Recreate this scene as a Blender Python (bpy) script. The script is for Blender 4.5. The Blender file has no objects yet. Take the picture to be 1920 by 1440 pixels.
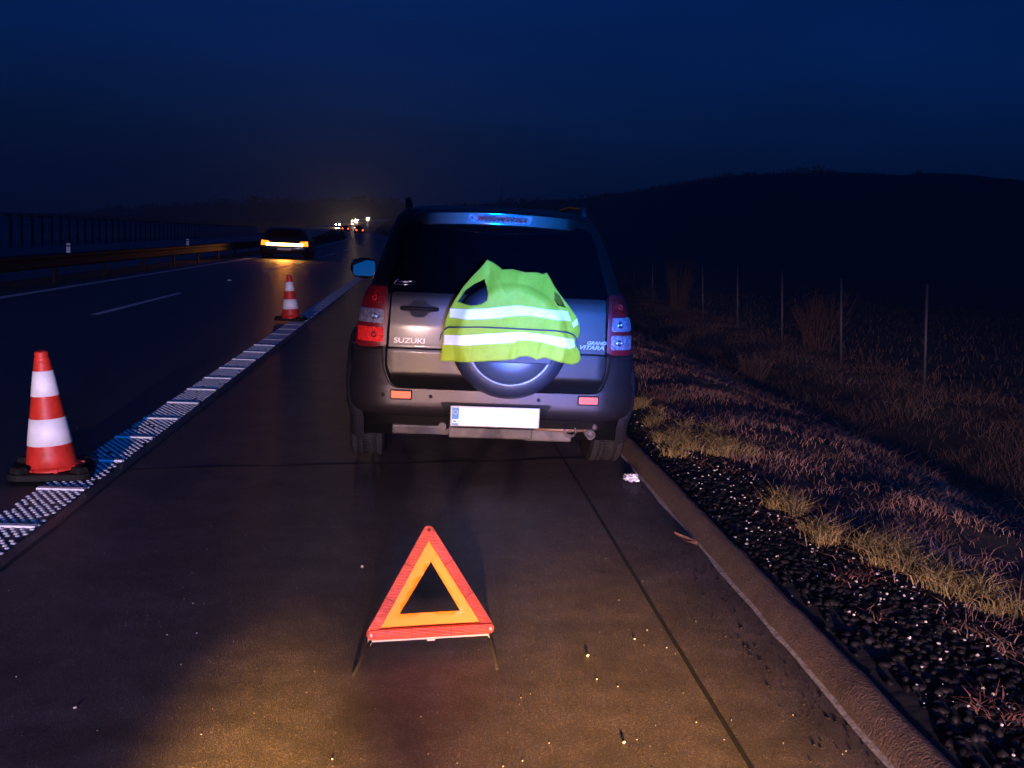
import bpy, bmesh, math, random
import numpy as np
from mathutils import Vector, Matrix
from mathutils.geometry import delaunay_2d_cdt
random.seed(7); RNG = np.random.default_rng(7)
sc = bpy.context.scene
COL = sc.collection
PI = math.pi
rad = math.radians

# ------------------------------------------------------------------ camera
CAM_Z = 1.47
ROT = ((0.9962540038753822, -0.034789956424562965, -0.07916829349081088),
       (-0.0738957584846393, 0.13301236527235075, -0.9883557697320507),
       (0.04491521613273183, 0.9905035939443289, 0.12994327124987365))
cd = bpy.data.cameras.new('camera')
cam = bpy.data.objects.new('camera', cd); COL.objects.link(cam)
m4 = Matrix(ROT).to_4x4(); m4.translation = (0, 0, CAM_Z)
cam.matrix_world = m4
cd.sensor_width = 36.0; cd.lens = 36.0 * 2140 / 1920
cd.clip_start = 0.05; cd.clip_end = 20000
sc.camera = cam

# ------------------------------------------------------------------ sky (deep dusk, the sun is down)
w = bpy.data.worlds.new('World'); sc.world = w; w.use_nodes = True
nt = w.node_tree; nt.nodes.clear()
wo = nt.nodes.new('ShaderNodeOutputWorld'); bg = nt.nodes.new('ShaderNodeBackground')
sky = nt.nodes.new('ShaderNodeTexSky'); sky.sky_type = 'NISHITA'; sky.sun_disc = False
sky.sun_elevation = rad(12.0); sky.sun_rotation = rad(180); sky.altitude = 0
# after sunset: the day sky filtered down to deep blue, darkest over the horizon
tcw = nt.nodes.new('ShaderNodeTexCoord'); sep = nt.nodes.new('ShaderNodeSeparateXYZ'); ramp = nt.nodes.new('ShaderNodeValToRGB')
nt.links.new(tcw.outputs['Generated'], sep.inputs[0]); nt.links.new(sep.outputs['Z'], ramp.inputs['Fac'])
el = ramp.color_ramp.elements
el[0].position = 0.0; el[0].color = (0.0110, 0.028, 0.125, 1)
el[1].position = 0.60; el[1].color = (0.0015, 0.085, 0.50, 1)
for pos, c in ((0.07, (0.0042, 0.033, 0.195)), (0.19, (0.0018, 0.068, 0.38))):
    e = el.new(pos); e.color = (*c, 1)
mix = nt.nodes.new('ShaderNodeMix'); mix.data_type = 'RGBA'; mix.blend_type = 'MULTIPLY'
mix.inputs[0].default_value = 1.0
cl = nt.nodes.new('ShaderNodeTexNoise'); cl.inputs['Scale'].default_value = 3.5; cl.inputs['Detail'].default_value = 5; cl.inputs['Distortion'].default_value = 0.6
mp = nt.nodes.new('ShaderNodeMapping'); mp.inputs['Scale'].default_value = (1, 1, 4); nt.links.new(tcw.outputs['Generated'], mp.inputs[0]); nt.links.new(mp.outputs[0], cl.inputs['Vector'])
mr_ = nt.nodes.new('ShaderNodeMapRange'); mr_.inputs[1].default_value = 0.3; mr_.inputs[2].default_value = 0.7; mr_.inputs[3].default_value = 0.85; mr_.inputs[4].default_value = 1.15
nt.links.new(cl.outputs['Fac'], mr_.inputs[0])
cm = nt.nodes.new('ShaderNodeMix'); cm.data_type = 'RGBA'; cm.blend_type = 'MULTIPLY'; cm.inputs[0].default_value = 1.0
nt.links.new(mix.outputs[2], cm.inputs[6]); nt.links.new(mr_.outputs[0], cm.inputs[7])     # faint thin cloud
nt.links.new(sky.outputs[0], mix.inputs[6]); nt.links.new(ramp.outputs['Color'], mix.inputs[7]); nt.links.new(cm.outputs[2], bg.inputs[0])
bg.inputs[1].default_value = 0.05
nt.links.new(bg.outputs[0], wo.inputs[0])

sc.view_settings.view_transform = 'Standard'; sc.view_settings.look = 'None'
sc.view_settings.exposure = 0.0; sc.view_settings.gamma = 1.0
sc.cycles.use_denoising = True
sc.cycles.max_bounces = 6; sc.cycles.diffuse_bounces = 3; sc.cycles.glossy_bounces = 3
sc.cycles.sample_clamp_indirect = 8.0

# ------------------------------------------------------------------ lamps inferred on a recovery truck behind the photographer, plus added spots
def spot(name, loc, target, power, color, deg, blend, radius=0.07, squash=1.0):
    l = bpy.data.lights.new(name, 'SPOT'); l.energy = power; l.color = color
    l.spot_size = rad(deg); l.spot_blend = blend; l.shadow_soft_size = radius
    o = bpy.data.objects.new(name, l); COL.objects.link(o)
    d = Vector(target) - Vector(loc)
    o.rotation_mode = 'QUATERNION'; o.rotation_quaternion = d.to_track_quat('-Z', 'Y')
    o.location = loc; o.scale = (1, squash, 1)
    return o
spot('truck_headlight', (-1.48, -8, 0.95), (-1.2, 7, 0.0), 8600, (1.0, 0.68, 0.62), 52, 0.6, 0.07, 0.165)
spot('truck_headlight', (0.05, -8, 1.05), (5.4, 7, -0.35), 11500, (1.0, 0.58, 0.44), 46, 0.7, 0.07, 0.24)
spot('added_truck_beam', (0.05, -8, 0.90), (0.42, 6.8, 0.66), 4300, (1.0, 0.58, 0.32), 7.2, 0.7, 0.07, 1.0)  # extra spot added to warm the parked car and vest
spot('added_truck_beam', (0.05, -8, 0.90), (-0.35, 2.0, 0.0), 235000, (1.0, 0.52, 0.09), 4.6, 1.0, 0.05, 0.42)  # added narrow spot for the left streak of the road pool
spot('added_truck_beam', (0.05, -8, 0.90), (0.64, 2.1, 0.0), 135000, (1.0, 0.50, 0.09), 8.2, 1.0, 0.07, 0.33)  # added right-hand spot; gap between the two imitates the photographer's shadow
spot('added_truck_beam', (0.05, -8, 0.90), (0.10, 1.4, 0.0), 22000, (1.0, 0.46, 0.10), 12, 1.0, 0.07, 0.32)  # added weak spot filling the middle of the road pool
def beacon(name, loc, power, col):
    l = bpy.data.lights.new(name, 'POINT'); l.energy = power; l.color = col; l.shadow_soft_size = 0.12
    o = bpy.data.objects.new(name, l); COL.objects.link(o); o.location = loc
beacon('truck_beacon', (1.1, -8.5, 2.2), 5000, (0.0, 0.16, 1.0))
spot('added_blue_spot', (1.0, -8.0, 1.45), (1.0, 6.8, 1.32), 62000, (0.0, 0.16, 1.0), 9, 0.9, 0.10, 1.0)  # added spot, narrowed to keep the blue on the car's upper right

# ------------------------------------------------------------------ helpers
def tag(o, label=None, cat=None, group=None, kind=None):
    if label: o['label'] = label
    if cat: o['category'] = cat
    if group: o['group'] = group
    if kind: o['kind'] = kind
    return o
def empty(name, loc, rz=0.0):
    o = bpy.data.objects.new(name, None); COL.objects.link(o); o.location = loc; o.rotation_euler = (0, 0, rz); o.empty_display_size = 0.2
    return o
def copy_tree(o, parent=None):
    c = o.copy(); COL.objects.link(c)
    if parent is not None: c.parent = parent
    for ch in list(o.children): copy_tree(ch, c)
    return c

def M(name, col, rough=0.5, metal=0.0, var=0.0, vs=20.0, bump=0.0, bs=60.0, coat=0.0, spec=0.5, emit=None, es=0.0, col2=None, trans=0.0, sheen=0.0):
    m = bpy.data.materials.new(name); m.use_nodes = True
    n = m.node_tree.nodes; l = m.node_tree.links; p = n['Principled BSDF']
    p.inputs['Base Color'].default_value = (*col, 1); p.inputs['Roughness'].default_value = rough
    p.inputs['Metallic'].default_value = metal; p.inputs['Specular IOR Level'].default_value = spec
    p.inputs['Coat Weight'].default_value = coat
    if coat: p.inputs['Coat Roughness'].default_value = 0.12
    if trans: p.inputs['Transmission Weight'].default_value = trans
    if emit: p.inputs['Emission Color'].default_value = (*emit, 1); p.inputs['Emission Strength'].default_value = es
    tc = n.new('ShaderNodeTexCoord')
    if var or col2:
        t = n.new('ShaderNodeTexNoise'); t.inputs['Scale'].default_value = vs; t.inputs['Detail'].default_value = 8; t.inputs['Roughness'].default_value = 0.65
        l.new(tc.outputs['Object'], t.inputs['Vector'])
        r = n.new('ShaderNodeValToRGB'); r.color_ramp.elements[0].position = 0.3; r.color_ramp.elements[1].position = 0.7
        if col2: a, b = col, col2
        else: a = tuple(c * (1 - var) for c in col); b = tuple(min(1, c * (1 + var)) for c in col)
        r.color_ramp.elements[0].color = (*a, 1); r.color_ramp.elements[1].color = (*b, 1)
        l.new(t.outputs['Fac'], r.inputs['Fac']); l.new(r.outputs['Color'], p.inputs['Base Color'])
    if bump:
        t = n.new('ShaderNodeTexNoise'); t.inputs['Scale'].default_value = bs; t.inputs['Detail'].default_value = 6
        l.new(tc.outputs['Object'], t.inputs['Vector'])
        b = n.new('ShaderNodeBump'); b.inputs['Strength'].default_value = bump; b.inputs['Distance'].default_value = 0.02
        l.new(t.outputs['Fac'], b.inputs['Height']); l.new(b.outputs['Normal'], p.inputs['Normal'])
    return m

class MB:
    def __init__(s): s.v = []; s.f = []; s.sm = []
    def add(s, v, f, smooth=False):
        o = len(s.v); s.v += [tuple(map(float, p)) for p in v]; s.f += [tuple(i + o for i in q) for q in f]; s.sm += [smooth] * len(f)
        return s
    def box(s, c, d, rz=0.0, rx=0.0, ry=0.0, taper=1.0):
        hx, hy, hz = d[0] / 2, d[1] / 2, d[2] / 2
        R = Matrix.Rotation(rz, 3, 'Z') @ Matrix.Rotation(ry, 3, 'Y') @ Matrix.Rotation(rx, 3, 'X')
        vs = []
        for z in (-1, 1):
            k = taper if z > 0 else 1
            for x, y in ((-1, -1), (1, -1), (1, 1), (-1, 1)):
                vs.append(R @ Vector((x * hx * k, y * hy * k, z * hz)) + Vector(c))
        return s.add(vs, [(3, 2, 1, 0), (4, 5, 6, 7), (0, 1, 5, 4), (1, 2, 6, 5), (2, 3, 7, 6), (3, 0, 4, 7)])
    def tube(s, pts, r, n=8, cap=True, closed=False):
        P = [Vector(p) for p in pts]; vs = []; fs = []; N = len(P)
        rr = r if hasattr(r, '__len__') else [r] * N
        up = Vector((0, 0, 1))
        for i in range(N):
            if closed: t = P[(i + 1) % N] - P[i - 1]
            else: t = P[min(i + 1, N - 1)] - P[max(i - 1, 0)]
            t.normalize()
            a = up if abs(t.z) < 0.95 else Vector((1, 0, 0))
            x = t.cross(a).normalized(); y = t.cross(x)
            for k in range(n):
                th = 2 * PI * k / n; vs.append(P[i] + (x * math.cos(th) + y * math.sin(th)) * rr[i])
        for i in range(N if closed else N - 1):
            j = (i + 1) % N
            for k in range(n):
                q = (k + 1) % n; fs.append((i * n + k, i * n + q, j * n + q, j * n + k))
        s.add(vs, fs, True)
        if cap and not closed:
            o = len(s.v) - N * n
            s.f += [tuple(o + k for k in range(n))[::-1], tuple(o + (N - 1) * n + k for k in range(n))]; s.sm += [False, False]
        return s
    def lathe(s, prof, n=32, M4=None, smooth=True, capb=False, capt=False):
        vs = []; fs = []
        for r, z in prof:
            for k in range(n):
                th = 2 * PI * k / n; p = Vector((r * math.cos(th), r * math.sin(th), z))
                vs.append(M4 @ p if M4 else p)
        for i in range(len(prof) - 1):
            for k in range(n):
                q = (k + 1) % n; fs.append((i * n + k, i * n + q, (i + 1) * n + q, (i + 1) * n + k))
        if capb: fs.append(tuple(range(n))[::-1])
        if capt: fs.append(tuple((len(prof) - 1) * n + k for k in range(n)))
        return s.add(vs, fs, smooth)
    def prism(s, poly, h, z0=0.0):
        n = len(poly)
        vs = [(x, y, z0) for x, y in poly] + [(x, y, z0 + h) for x, y in poly]
        fs = [tuple(range(n))[::-1], tuple(range(n, 2 * n))] + [(i, (i + 1) % n, n + (i + 1) % n, n + i) for i in range(n)]
        return s.add(vs, fs)
    def build(s, name, mat, parent=None, bevel=0.0, seg=2, M4=None, loc=None):
        me = bpy.data.meshes.new(name); me.from_pydata(s.v, [], s.f)
        me.polygons.foreach_set('use_smooth', s.sm)
        me.materials.append(mat); me.update()
        if M4: me.transform(M4)
        if bevel:
            bm = bmesh.new(); bm.from_mesh(me)
            es = [e for e in bm.edges if len(e.link_faces) == 2 and e.calc_face_angle(0) > 0.5]
            bmesh.ops.bevel(bm, geom=es, offset=bevel, segments=seg, affect='EDGES', profile=0.6, clamp_overlap=True)
            bm.to_mesh(me); bm.free(); me.update()
        o = bpy.data.objects.new(name, me); COL.objects.link(o)
        if parent: o.parent = parent
        if loc: o.location = loc
        return o
def fast_mesh(name, V, F, mat, smooth=False):
    """V (n,3), F (m,k) arrays with one face size."""
    me = bpy.data.meshes.new(name); V = np.asarray(V, np.float32); F = np.asarray(F, np.int32); k = F.shape[1]
    me.vertices.add(len(V)); me.vertices.foreach_set('co', V.ravel())
    me.loops.add(F.size); me.loops.foreach_set('vertex_index', F.ravel())
    me.polygons.add(len(F)); me.polygons.foreach_set('loop_start', np.arange(0, F.size, k, dtype=np.int32))
    me.polygons.foreach_set('loop_total', np.full(len(F), k, np.int32))
    if smooth: me.polygons.foreach_set('use_smooth', np.ones(len(F), bool))
    me.materials.append(mat); me.update(calc_edges=True); me.validate()
    o = bpy.data.objects.new(name, me); COL.objects.link(o)
    return o
def rpoly(pts, r, n=5):
    out = []; N = len(pts)
    for i in range(N):
        p = Vector(pts[i]); a = Vector(pts[i - 1]); b = Vector(pts[(i + 1) % N])
        ri = r[i] if hasattr(r, '__len__') else r
        da = (a - p); db = (b - p); ri = min(ri, da.length * 0.45, db.length * 0.45)
        if ri < 1e-4: out.append(tuple(p)); continue
        p0 = p + da.normalized() * ri; p1 = p + db.normalized() * ri
        for k in range(n + 1):
            t = k / n; q = p0 * (1 - t) ** 2 + p * 2 * t * (1 - t) + p1 * t * t; out.append(tuple(q))
    return out
def inside(poly, X, Y):
    c = np.zeros(X.shape, bool); n = len(poly)
    for i in range(n):
        x0, y0 = poly[i]; x1, y1 = poly[i - 1]
        if y0 == y1: continue
        k = ((y0 > Y) != (y1 > Y)) & (X < (x1 - x0) * (Y - y0) / (y1 - y0) + x0); c ^= k
    return c
def patch(poly, fn, res=0.03, rim=0.012, holes=(), flip=False):
    """Curved plate: outline poly (2-D) filled with triangles, mapped by fn(a, b, h) at height h, with a rim of depth rim."""
    def dens(pl):
        out = []
        for i in range(len(pl)):
            a = Vector(pl[i]); b = Vector(pl[(i + 1) % len(pl)]); n = max(1, int((b - a).length / res))
            for k in range(n): out.append(tuple(a.lerp(b, k / n)))
        return out
    loops = [dens(poly)] + [dens(h) for h in holes]
    pts = []; ed = []
    for L in loops:
        o = len(pts); pts += L; ed += [(o + i, o + (i + 1) % len(L)) for i in range(len(L))]
    nb = len(pts)
    xs = [p[0] for p in poly]; ys = [p[1] for p in poly]
    gx, gy = np.meshgrid(np.arange(min(xs) + res / 2, max(xs), res), np.arange(min(ys) + res / 2, max(ys), res))
    k = inside(poly, gx, gy)
    for h in holes: k &= ~inside(h, gx, gy)
    B = np.array(pts[:nb]); G = np.stack([gx[k], gy[k]], 1)
    if len(G):
        d = np.sqrt(((G[:, None, :] - B[None]) ** 2).sum(2)).min(1); G = G[d > res * 0.45]
    pts += [tuple(g) for g in G]
    r = delaunay_2d_cdt([Vector(p) for p in pts], ed, [], 1, 1e-7)
    P2, E2, F2 = r[0], r[1], r[2]
    keep = []
    cx = np.array([[sum(P2[i][0] for i in f) / 3, sum(P2[i][1] for i in f) / 3] for f in F2])
    kk = inside(poly, cx[:, 0], cx[:, 1])
    for h in holes: kk &= ~inside(h, cx[:, 0], cx[:, 1])
    F2 = [tuple(f) for f, q in zip(F2, kk) if q]
    if flip: F2 = [f[::-1] for f in F2]
    mb = MB()
    mb.add([fn(p[0], p[1], 0.0) for p in P2], F2, True)
    if rim:
        cnt = {}
        for f in F2:
            for i in range(3):
                a, b = f[i], f[(i + 1) % 3]; cnt[(a, b)] = 1
        be = [e for e in cnt if (e[1], e[0]) not in cnt]
        vs = []; fs = []
        for a, b in be:
            o = len(vs); pa, pb = P2[a], P2[b]
            vs += [fn(pa[0], pa[1], 0.0), fn(pb[0], pb[1], 0.0), fn(pb[0], pb[1], -rim), fn(pa[0], pa[1], -rim)]
            fs.append((o + 3, o + 2, o + 1, o))
        mb.add(vs, fs, False)
    return mb
def text_obj(name, body, size, mat, parent, M4, shear=0.0, ext=0.002, sx=1.0):
    cu = bpy.data.curves.new(name, 'FONT'); cu.body = body; cu.size = size; cu.shear = shear; cu.extrude = ext; cu.offset = 0.0006
    cu.align_x = 'CENTER'; cu.align_y = 'CENTER'
    t = bpy.data.objects.new(name, cu); COL.objects.link(t)
    dg = bpy.context.evaluated_depsgraph_get(); me = bpy.data.meshes.new_from_object(t.evaluated_get(dg))
    bpy.data.objects.remove(t); bpy.data.curves.remove(cu)
    me.transform(M4 @ Matrix.Diagonal((sx, 1, 1, 1))); me.materials.clear(); me.materials.append(mat); me.name = name
    o = bpy.data.objects.new(name, me); COL.objects.link(o); o.parent = parent
    return o

# ------------------------------------------------------------------ materials
A = {}
A['asphalt'] = M('asphalt', (0.020, 0.020, 0.022), 0.42, var=0.5, vs=3.0, bump=0.55, bs=260, spec=0.6)
A['slab'] = M('concrete_slab', (0.047, 0.034, 0.036), 0.5, var=0.5, vs=2.6, bump=0.7, bs=300)
A['joint'] = M('joint_sealant', (0.006, 0.006, 0.006), 0.6)
A['paint'] = M('road_paint', (0.85, 0.82, 0.78), 0.6, var=0.25, vs=30, bump=0.3, bs=200)
A['paint_thin'] = M('worn_road_paint', (0.06, 0.06, 0.065), 0.6, var=0.5, vs=60)
A['paint_mid'] = M('part_worn_road_paint', (0.22, 0.22, 0.22), 0.6, var=0.5, vs=40)
A['stud'] = M('road_stud', (0.9, 0.9, 0.9), 0.3, emit=(0.8, 0.9, 1.0), es=0.0)
A['kerb'] = M('kerb_asphalt', (0.094, 0.056, 0.040), 0.75, var=0.35, vs=12, bump=0.6, bs=90)
A['dust'] = M('chalky_grit', (0.21, 0.185, 0.18), 0.9, var=0.8, vs=60)
A['soil'] = M('soil', (0.008, 0.007, 0.006), 0.95, var=0.6, vs=1.3, bump=0.6, bs=8)
A['gravel'] = M('gravel', (0.008, 0.007, 0.008), 0.6, var=0.8, vs=30, spec=0.12)
A['chip'] = M('pale_chip', (0.33, 0.29, 0.27), 0.6, var=0.8, vs=25)
A['grass'] = M('dry_grass', (0.05, 0.026, 0.018), 0.8, vs=1.4, col2=(0.30, 0.165, 0.12))
A['creep'] = M('reddish_weeds', (0.06, 0.016, 0.014), 0.8, vs=8, col2=(0.14, 0.055, 0.04))
A['tuft'] = M('green_grass', (0.07, 0.065, 0.015), 0.7, vs=13, col2=(0.26, 0.17, 0.065))
A['weed'] = M('dry_weeds', (0.05, 0.03, 0.022), 0.85, vs=0.7, col2=(0.14, 0.085, 0.06))
A['twig'] = M('bare_twig', (0.07, 0.035, 0.025), 0.8, var=0.5, vs=8)
A['steel'] = M('galvanised_steel', (0.35, 0.36, 0.38), 0.42, 0.9, var=0.2, vs=6)
A['post'] = M('grey_post', (0.045, 0.05, 0.065), 0.6, 0.2, var=0.3, vs=3)
A['rail'] = M('weathered_rail', (0.008, 0.008, 0.011), 0.7, 0.0, spec=0.2, var=0.3, vs=3)
A['hill'] = M('hillside', (0.010, 0.012, 0.010), 0.95, var=0.5, vs=0.02)
A['wood'] = M('winter_wood', (0.012, 0.011, 0.010), 0.95, var=0.5, vs=0.2)
A['barrier'] = M('barrier_panel', (0.34, 0.40, 0.48), 0.7, var=0.25, vs=2)
A['barrier_post'] = M('barrier_post', (0.03, 0.03, 0.035), 0.6, var=0.2)
A['rubber'] = M('black_rubber', (0.010, 0.009, 0.009), 0.75, spec=0.2, var=0.4, vs=15, bump=0.3, bs=60)
A['orange'] = M('cone_orange', (0.55, 0.028, 0.014), 0.5, var=0.35, vs=9, bump=0.1, bs=30)
A['white'] = M('retroreflective_white', (0.95, 0.95, 0.95), 0.8, 0.3, var=0.14, vs=14)
A['car_paint'] = M('metallic_paint', (0.025, 0.0215, 0.019), 0.42, 0.85, var=0.05, vs=300, coat=0.12, spec=0.35)
A['bumper'] = M('bumper_paint', (0.044, 0.037, 0.036), 0.45, 0.8, var=0.08, vs=8, coat=0.08, spec=0.3)
A['flare'] = M('flare_plastic', (0.010, 0.009, 0.010), 0.7, spec=0.12, var=0.2)
A['badge'] = M('chrome_badge', (0.19, 0.175, 0.17), 0.45, 0.8)
A['trim'] = M('black_trim', (0.006, 0.006, 0.006), 0.6, var=0.2, spec=0.15)
A['seal'] = M('rubber_seal', (0.002, 0.002, 0.002), 0.8, spec=0.05)
A['glass'] = M('privacy_glass', (0.001, 0.001, 0.0015), 0.06, spec=0.3)
A['mirror'] = M('mirror_glass', (0.75, 0.8, 0.85), 0.06, 1.0)
A['red_lens'] = M('red_lens', (0.15, 0.004, 0.004), 0.3, var=0.5, vs=28, bump=0.5, bs=60, coat=0.0, spec=0.25)
A['red_glow'] = M('red_reflector_lens', (0.62, 0.016, 0.012), 0.6, 0.25, var=0.45, vs=70, bump=0.5, bs=90, spec=0.2)
A['clear_lens'] = M('clear_lens', (0.13, 0.12, 0.15), 0.35, 0.2, var=0.6, vs=45, bump=0.6, bs=55, coat=0.0, spec=0.25)
A['dark_red'] = M('lamp_housing', (0.10, 0.004, 0.007), 0.4, spec=0.25)
A['orange_refl'] = M('orange_reflector', (0.70, 0.075, 0.025), 0.45, 0.5, var=0.1, vs=300)
A['chrome'] = M('chrome', (0.8, 0.8, 0.8), 0.22, 1.0)
A['cover'] = M('wheel_cover_plastic', (0.018, 0.020, 0.028), 0.5, 0.0, var=0.1, vs=10, spec=0.3)
A['dish'] = M('wheel_cover_dish', (0.09, 0.10, 0.115), 0.38, 0.5, var=0.08, vs=6)
A['vest'] = M('fluorescent_cloth', (0.34, 0.46, 0.014), 0.7, var=0.07, vs=25, bump=0.25, bs=120)
A['vest_hem'] = M('vest_binding', (0.22, 0.30, 0.01), 0.7)
A['tape'] = M('reflective_tape', (0.97, 0.96, 0.95), 0.75, 0.4, var=0.04, vs=80)
A['cord'] = M('elastic_cord', (0.012, 0.02, 0.04), 0.7)
A['plate'] = M('plate_white', (0.92, 0.90, 0.88), 0.5, 0.5, var=0.03, vs=9)
A['plate_blue'] = M('plate_blue', (0.02, 0.22, 0.55), 0.45)
A['plate_frame'] = M('plate_frame', (0.35, 0.34, 0.33), 0.4, 0.5)
A['yellow'] = M('star_yellow', (0.8, 0.65, 0.1), 0.5)
A['metal_dirty'] = M('dirty_metal', (0.085, 0.070, 0.060), 0.6, 0.3, var=0.6, vs=12)
A['rust'] = M('rusty_pipe', (0.22, 0.12, 0.06), 0.6, 0.4, var=0.4, vs=20)
A['tri_red'] = M('triangle_reflector', (0.82, 0.13, 0.09), 0.5, 0.35, var=0.22, vs=55, bump=0.3, bs=400)
_n = A['tri_red'].node_tree.nodes; _l = A['tri_red'].node_tree.links; _p = _n['Principled BSDF']   # prism rows moulded into the reflector
_w = _n.new('ShaderNodeTexWave'); _w.wave_type = 'BANDS'; _w.bands_direction = 'Z'; _w.inputs['Scale'].default_value = 60; _w.inputs['Distortion'].default_value = 0.4
_tc = _n.new('ShaderNodeTexCoord'); _l.new(_tc.outputs['Object'], _w.inputs['Vector'])
_b = _n.new('ShaderNodeBump'); _b.inputs['Strength'].default_value = 1.0; _b.inputs['Distance'].default_value = 0.0022
_l.new(_w.outputs['Fac'], _b.inputs['Height']); _l.new(_b.outputs['Normal'], _p.inputs['Normal'])
_p.inputs['Metallic'].default_value = 0.75; _p.inputs['Roughness'].default_value = 0.3
A['tri_orange'] = M('triangle_fluorescent', (0.95, 0.22, 0.005), 0.55, var=0.06, vs=12)
A['clear_plastic'] = M('clear_plastic', (0.34, 0.31, 0.31), 0.35, 0.1)
A['leaf'] = M('dry_leaf', (0.13, 0.06, 0.035), 0.7, var=0.4, vs=40)
A['litter'] = M('white_wrapper', (0.75, 0.76, 0.85), 0.4, var=0.15, vs=30)
A['far_paint'] = M('dark_car_paint', (0.02, 0.02, 0.025), 0.3, 0.3, coat=0.5)
A['amber_lit'] = M('amber_lamp_lit', (1, 0.4, 0.05), 0.4, emit=(1.0, 0.27, 0.015), es=2.4)
A['amber_core'] = M('amber_streak_lit', (1, 0.5, 0.1), 0.4, emit=(1.0, 0.56, 0.13), es=14.0)
A['tail_lit'] = M('tail_lamp_lit', (1, 0.1, 0.02), 0.4, emit=(1.0, 0.06, 0.012), es=6.0)
A['head_lit'] = M('headlamp_lit', (1, 1, 1), 0.4, emit=(1.0, 0.86, 0.62), es=300.0)

def speckle(m, scale, lo, hi, gain):
    n = m.node_tree.nodes; l = m.node_tree.links; p = n['Principled BSDF']; src = p.inputs['Base Color'].links[0].from_socket
    tc = n.new('ShaderNodeTexCoord'); t = n.new('ShaderNodeTexNoise'); t.inputs['Scale'].default_value = scale; t.inputs['Detail'].default_value = 3
    l.new(tc.outputs['Object'], t.inputs['Vector'])
    r = n.new('ShaderNodeMapRange'); r.inputs[1].default_value = lo; r.inputs[2].default_value = hi; r.inputs[3].default_value = 0.8; r.inputs[4].default_value = gain
    l.new(t.outputs['Fac'], r.inputs[0])
    x = n.new('ShaderNodeMix'); x.data_type = 'RGBA'; x.blend_type = 'MULTIPLY'; x.inputs[0].default_value = 1.0
    l.new(src, x.inputs[6]); l.new(r.outputs[0], x.inputs[7]); l.new(x.outputs[2], p.inputs['Base Color'])
speckle(A['slab'], 130, 0.52, 0.72, 2.6); speckle(A['slab'], 9, 0.35, 0.65, 1.25); speckle(A['asphalt'], 110, 0.5, 0.72, 3.0); speckle(A['kerb'], 150, 0.52, 0.72, 2.0)
# ------------------------------------------------------------------ road geometry
OFFK = [(-60, 0), (60, 0), (86, -0.45), (129, -1.7), (180, -4.6), (250, -11), (320, -16), (400, -19.5), (600, -24.5), (800, -24), (1000, -12), (1300, 30)]
ZRK = [(-60, 0), (200, 0), (250, 0.15), (320, 0.5), (400, 1.1), (600, 4.0), (800, 7.6), (1000, 10), (1300, 12)]
def smooth_interp(K):
    xs = np.array([k[0] for k in K], float); ys = np.array([k[1] for k in K], float)
    d = np.gradient(ys, xs)
    def f(x):
        x = np.asarray(x, float); i = np.clip(np.searchsorted(xs, x) - 1, 0, len(xs) - 2)
        h = xs[i + 1] - xs[i]; t = np.clip((x - xs[i]) / h, 0, 1)
        return (2*t**3-3*t**2+1)*ys[i] + (t**3-2*t**2+t)*h*d[i] + (-2*t**3+3*t**2)*ys[i+1] + (t**3-t**2)*h*d[i+1]
    return f
OFF = smooth_interp(OFFK); ZR = smooth_interp(ZRK)
OFFK0 = OFF
def OFF(y): return np.where(np.asarray(y) < 60, 0.0, OFFK0(y))
ZR0 = ZR
def ZR(y): return np.where(np.asarray(y) < 200, 0.0, ZR0(y))
def strip(name, u0, u1, z, y0, y1, mat, ny=None, wig=0.0, parent=None, dz=0.0):
    ys = np.unique(np.concatenate([np.linspace(y0, y1, ny or max(2, int((y1 - y0) / 6) + 2))]))
    o = OFF(ys); zz = ZR(ys) + z
    jit = np.cumsum(RNG.normal(0, 1, len(ys))) * wig if wig else 0
    a = np.stack([u0 + o + jit, ys, zz], 1); b = np.stack([u1 + o + jit, ys, zz + dz], 1)
    V = np.empty((2 * len(ys), 3)); V[0::2] = a; V[1::2] = b
    i = np.arange(len(ys) - 1) * 2
    F = np.stack([i, i + 1, i + 3, i + 2], 1)
    ob = fast_mesh(name, V, F, mat)
    if parent: ob.parent = parent
    return ob
def S(o): o['kind'] = 'structure'; return o
S(strip('road', -7.75, -1.69, 0.0, -25, 1250, A['asphalt'], 260))
S(strip('hard_shoulder', -1.69, 1.44, 0.002, -25, 1250, A['slab'], 260))
S(strip('opposite_road', -20.4, -10.6, -0.30, -25, 1250, A['asphalt'], 260))
S(strip('road_joint', -1.70, -1.683, 0.006, -25, 90, A['joint'], 200, 0.0006))
S(strip('road_joint', 0.972, 0.988, 0.006, -25, 60, A['joint'], 700, 0.0008))
# skew transverse joint of the concrete
xs = np.linspace(-1.69, 1.40, 70); yj = 6.68 + (xs + 1.68) * 0.245 + np.cumsum(RNG.normal(0, 0.006, 70))
for k, dy in enumerate((0.0, -24.0, 24.0)):
    V = np.empty((140, 3)); V[0::2] = np.stack([xs, yj + dy - 0.010, np.full(70, 0.0065)], 1); V[1::2] = np.stack([xs, yj + dy + 0.022 + 0.012 * np.sin(xs * 9), np.full(70, 0.0065)], 1)
    i = np.arange(69) * 2
    S(fast_mesh('road_joint', V, np.stack([i, i + 1, i + 3, i + 2], 1), A['joint']))
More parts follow.
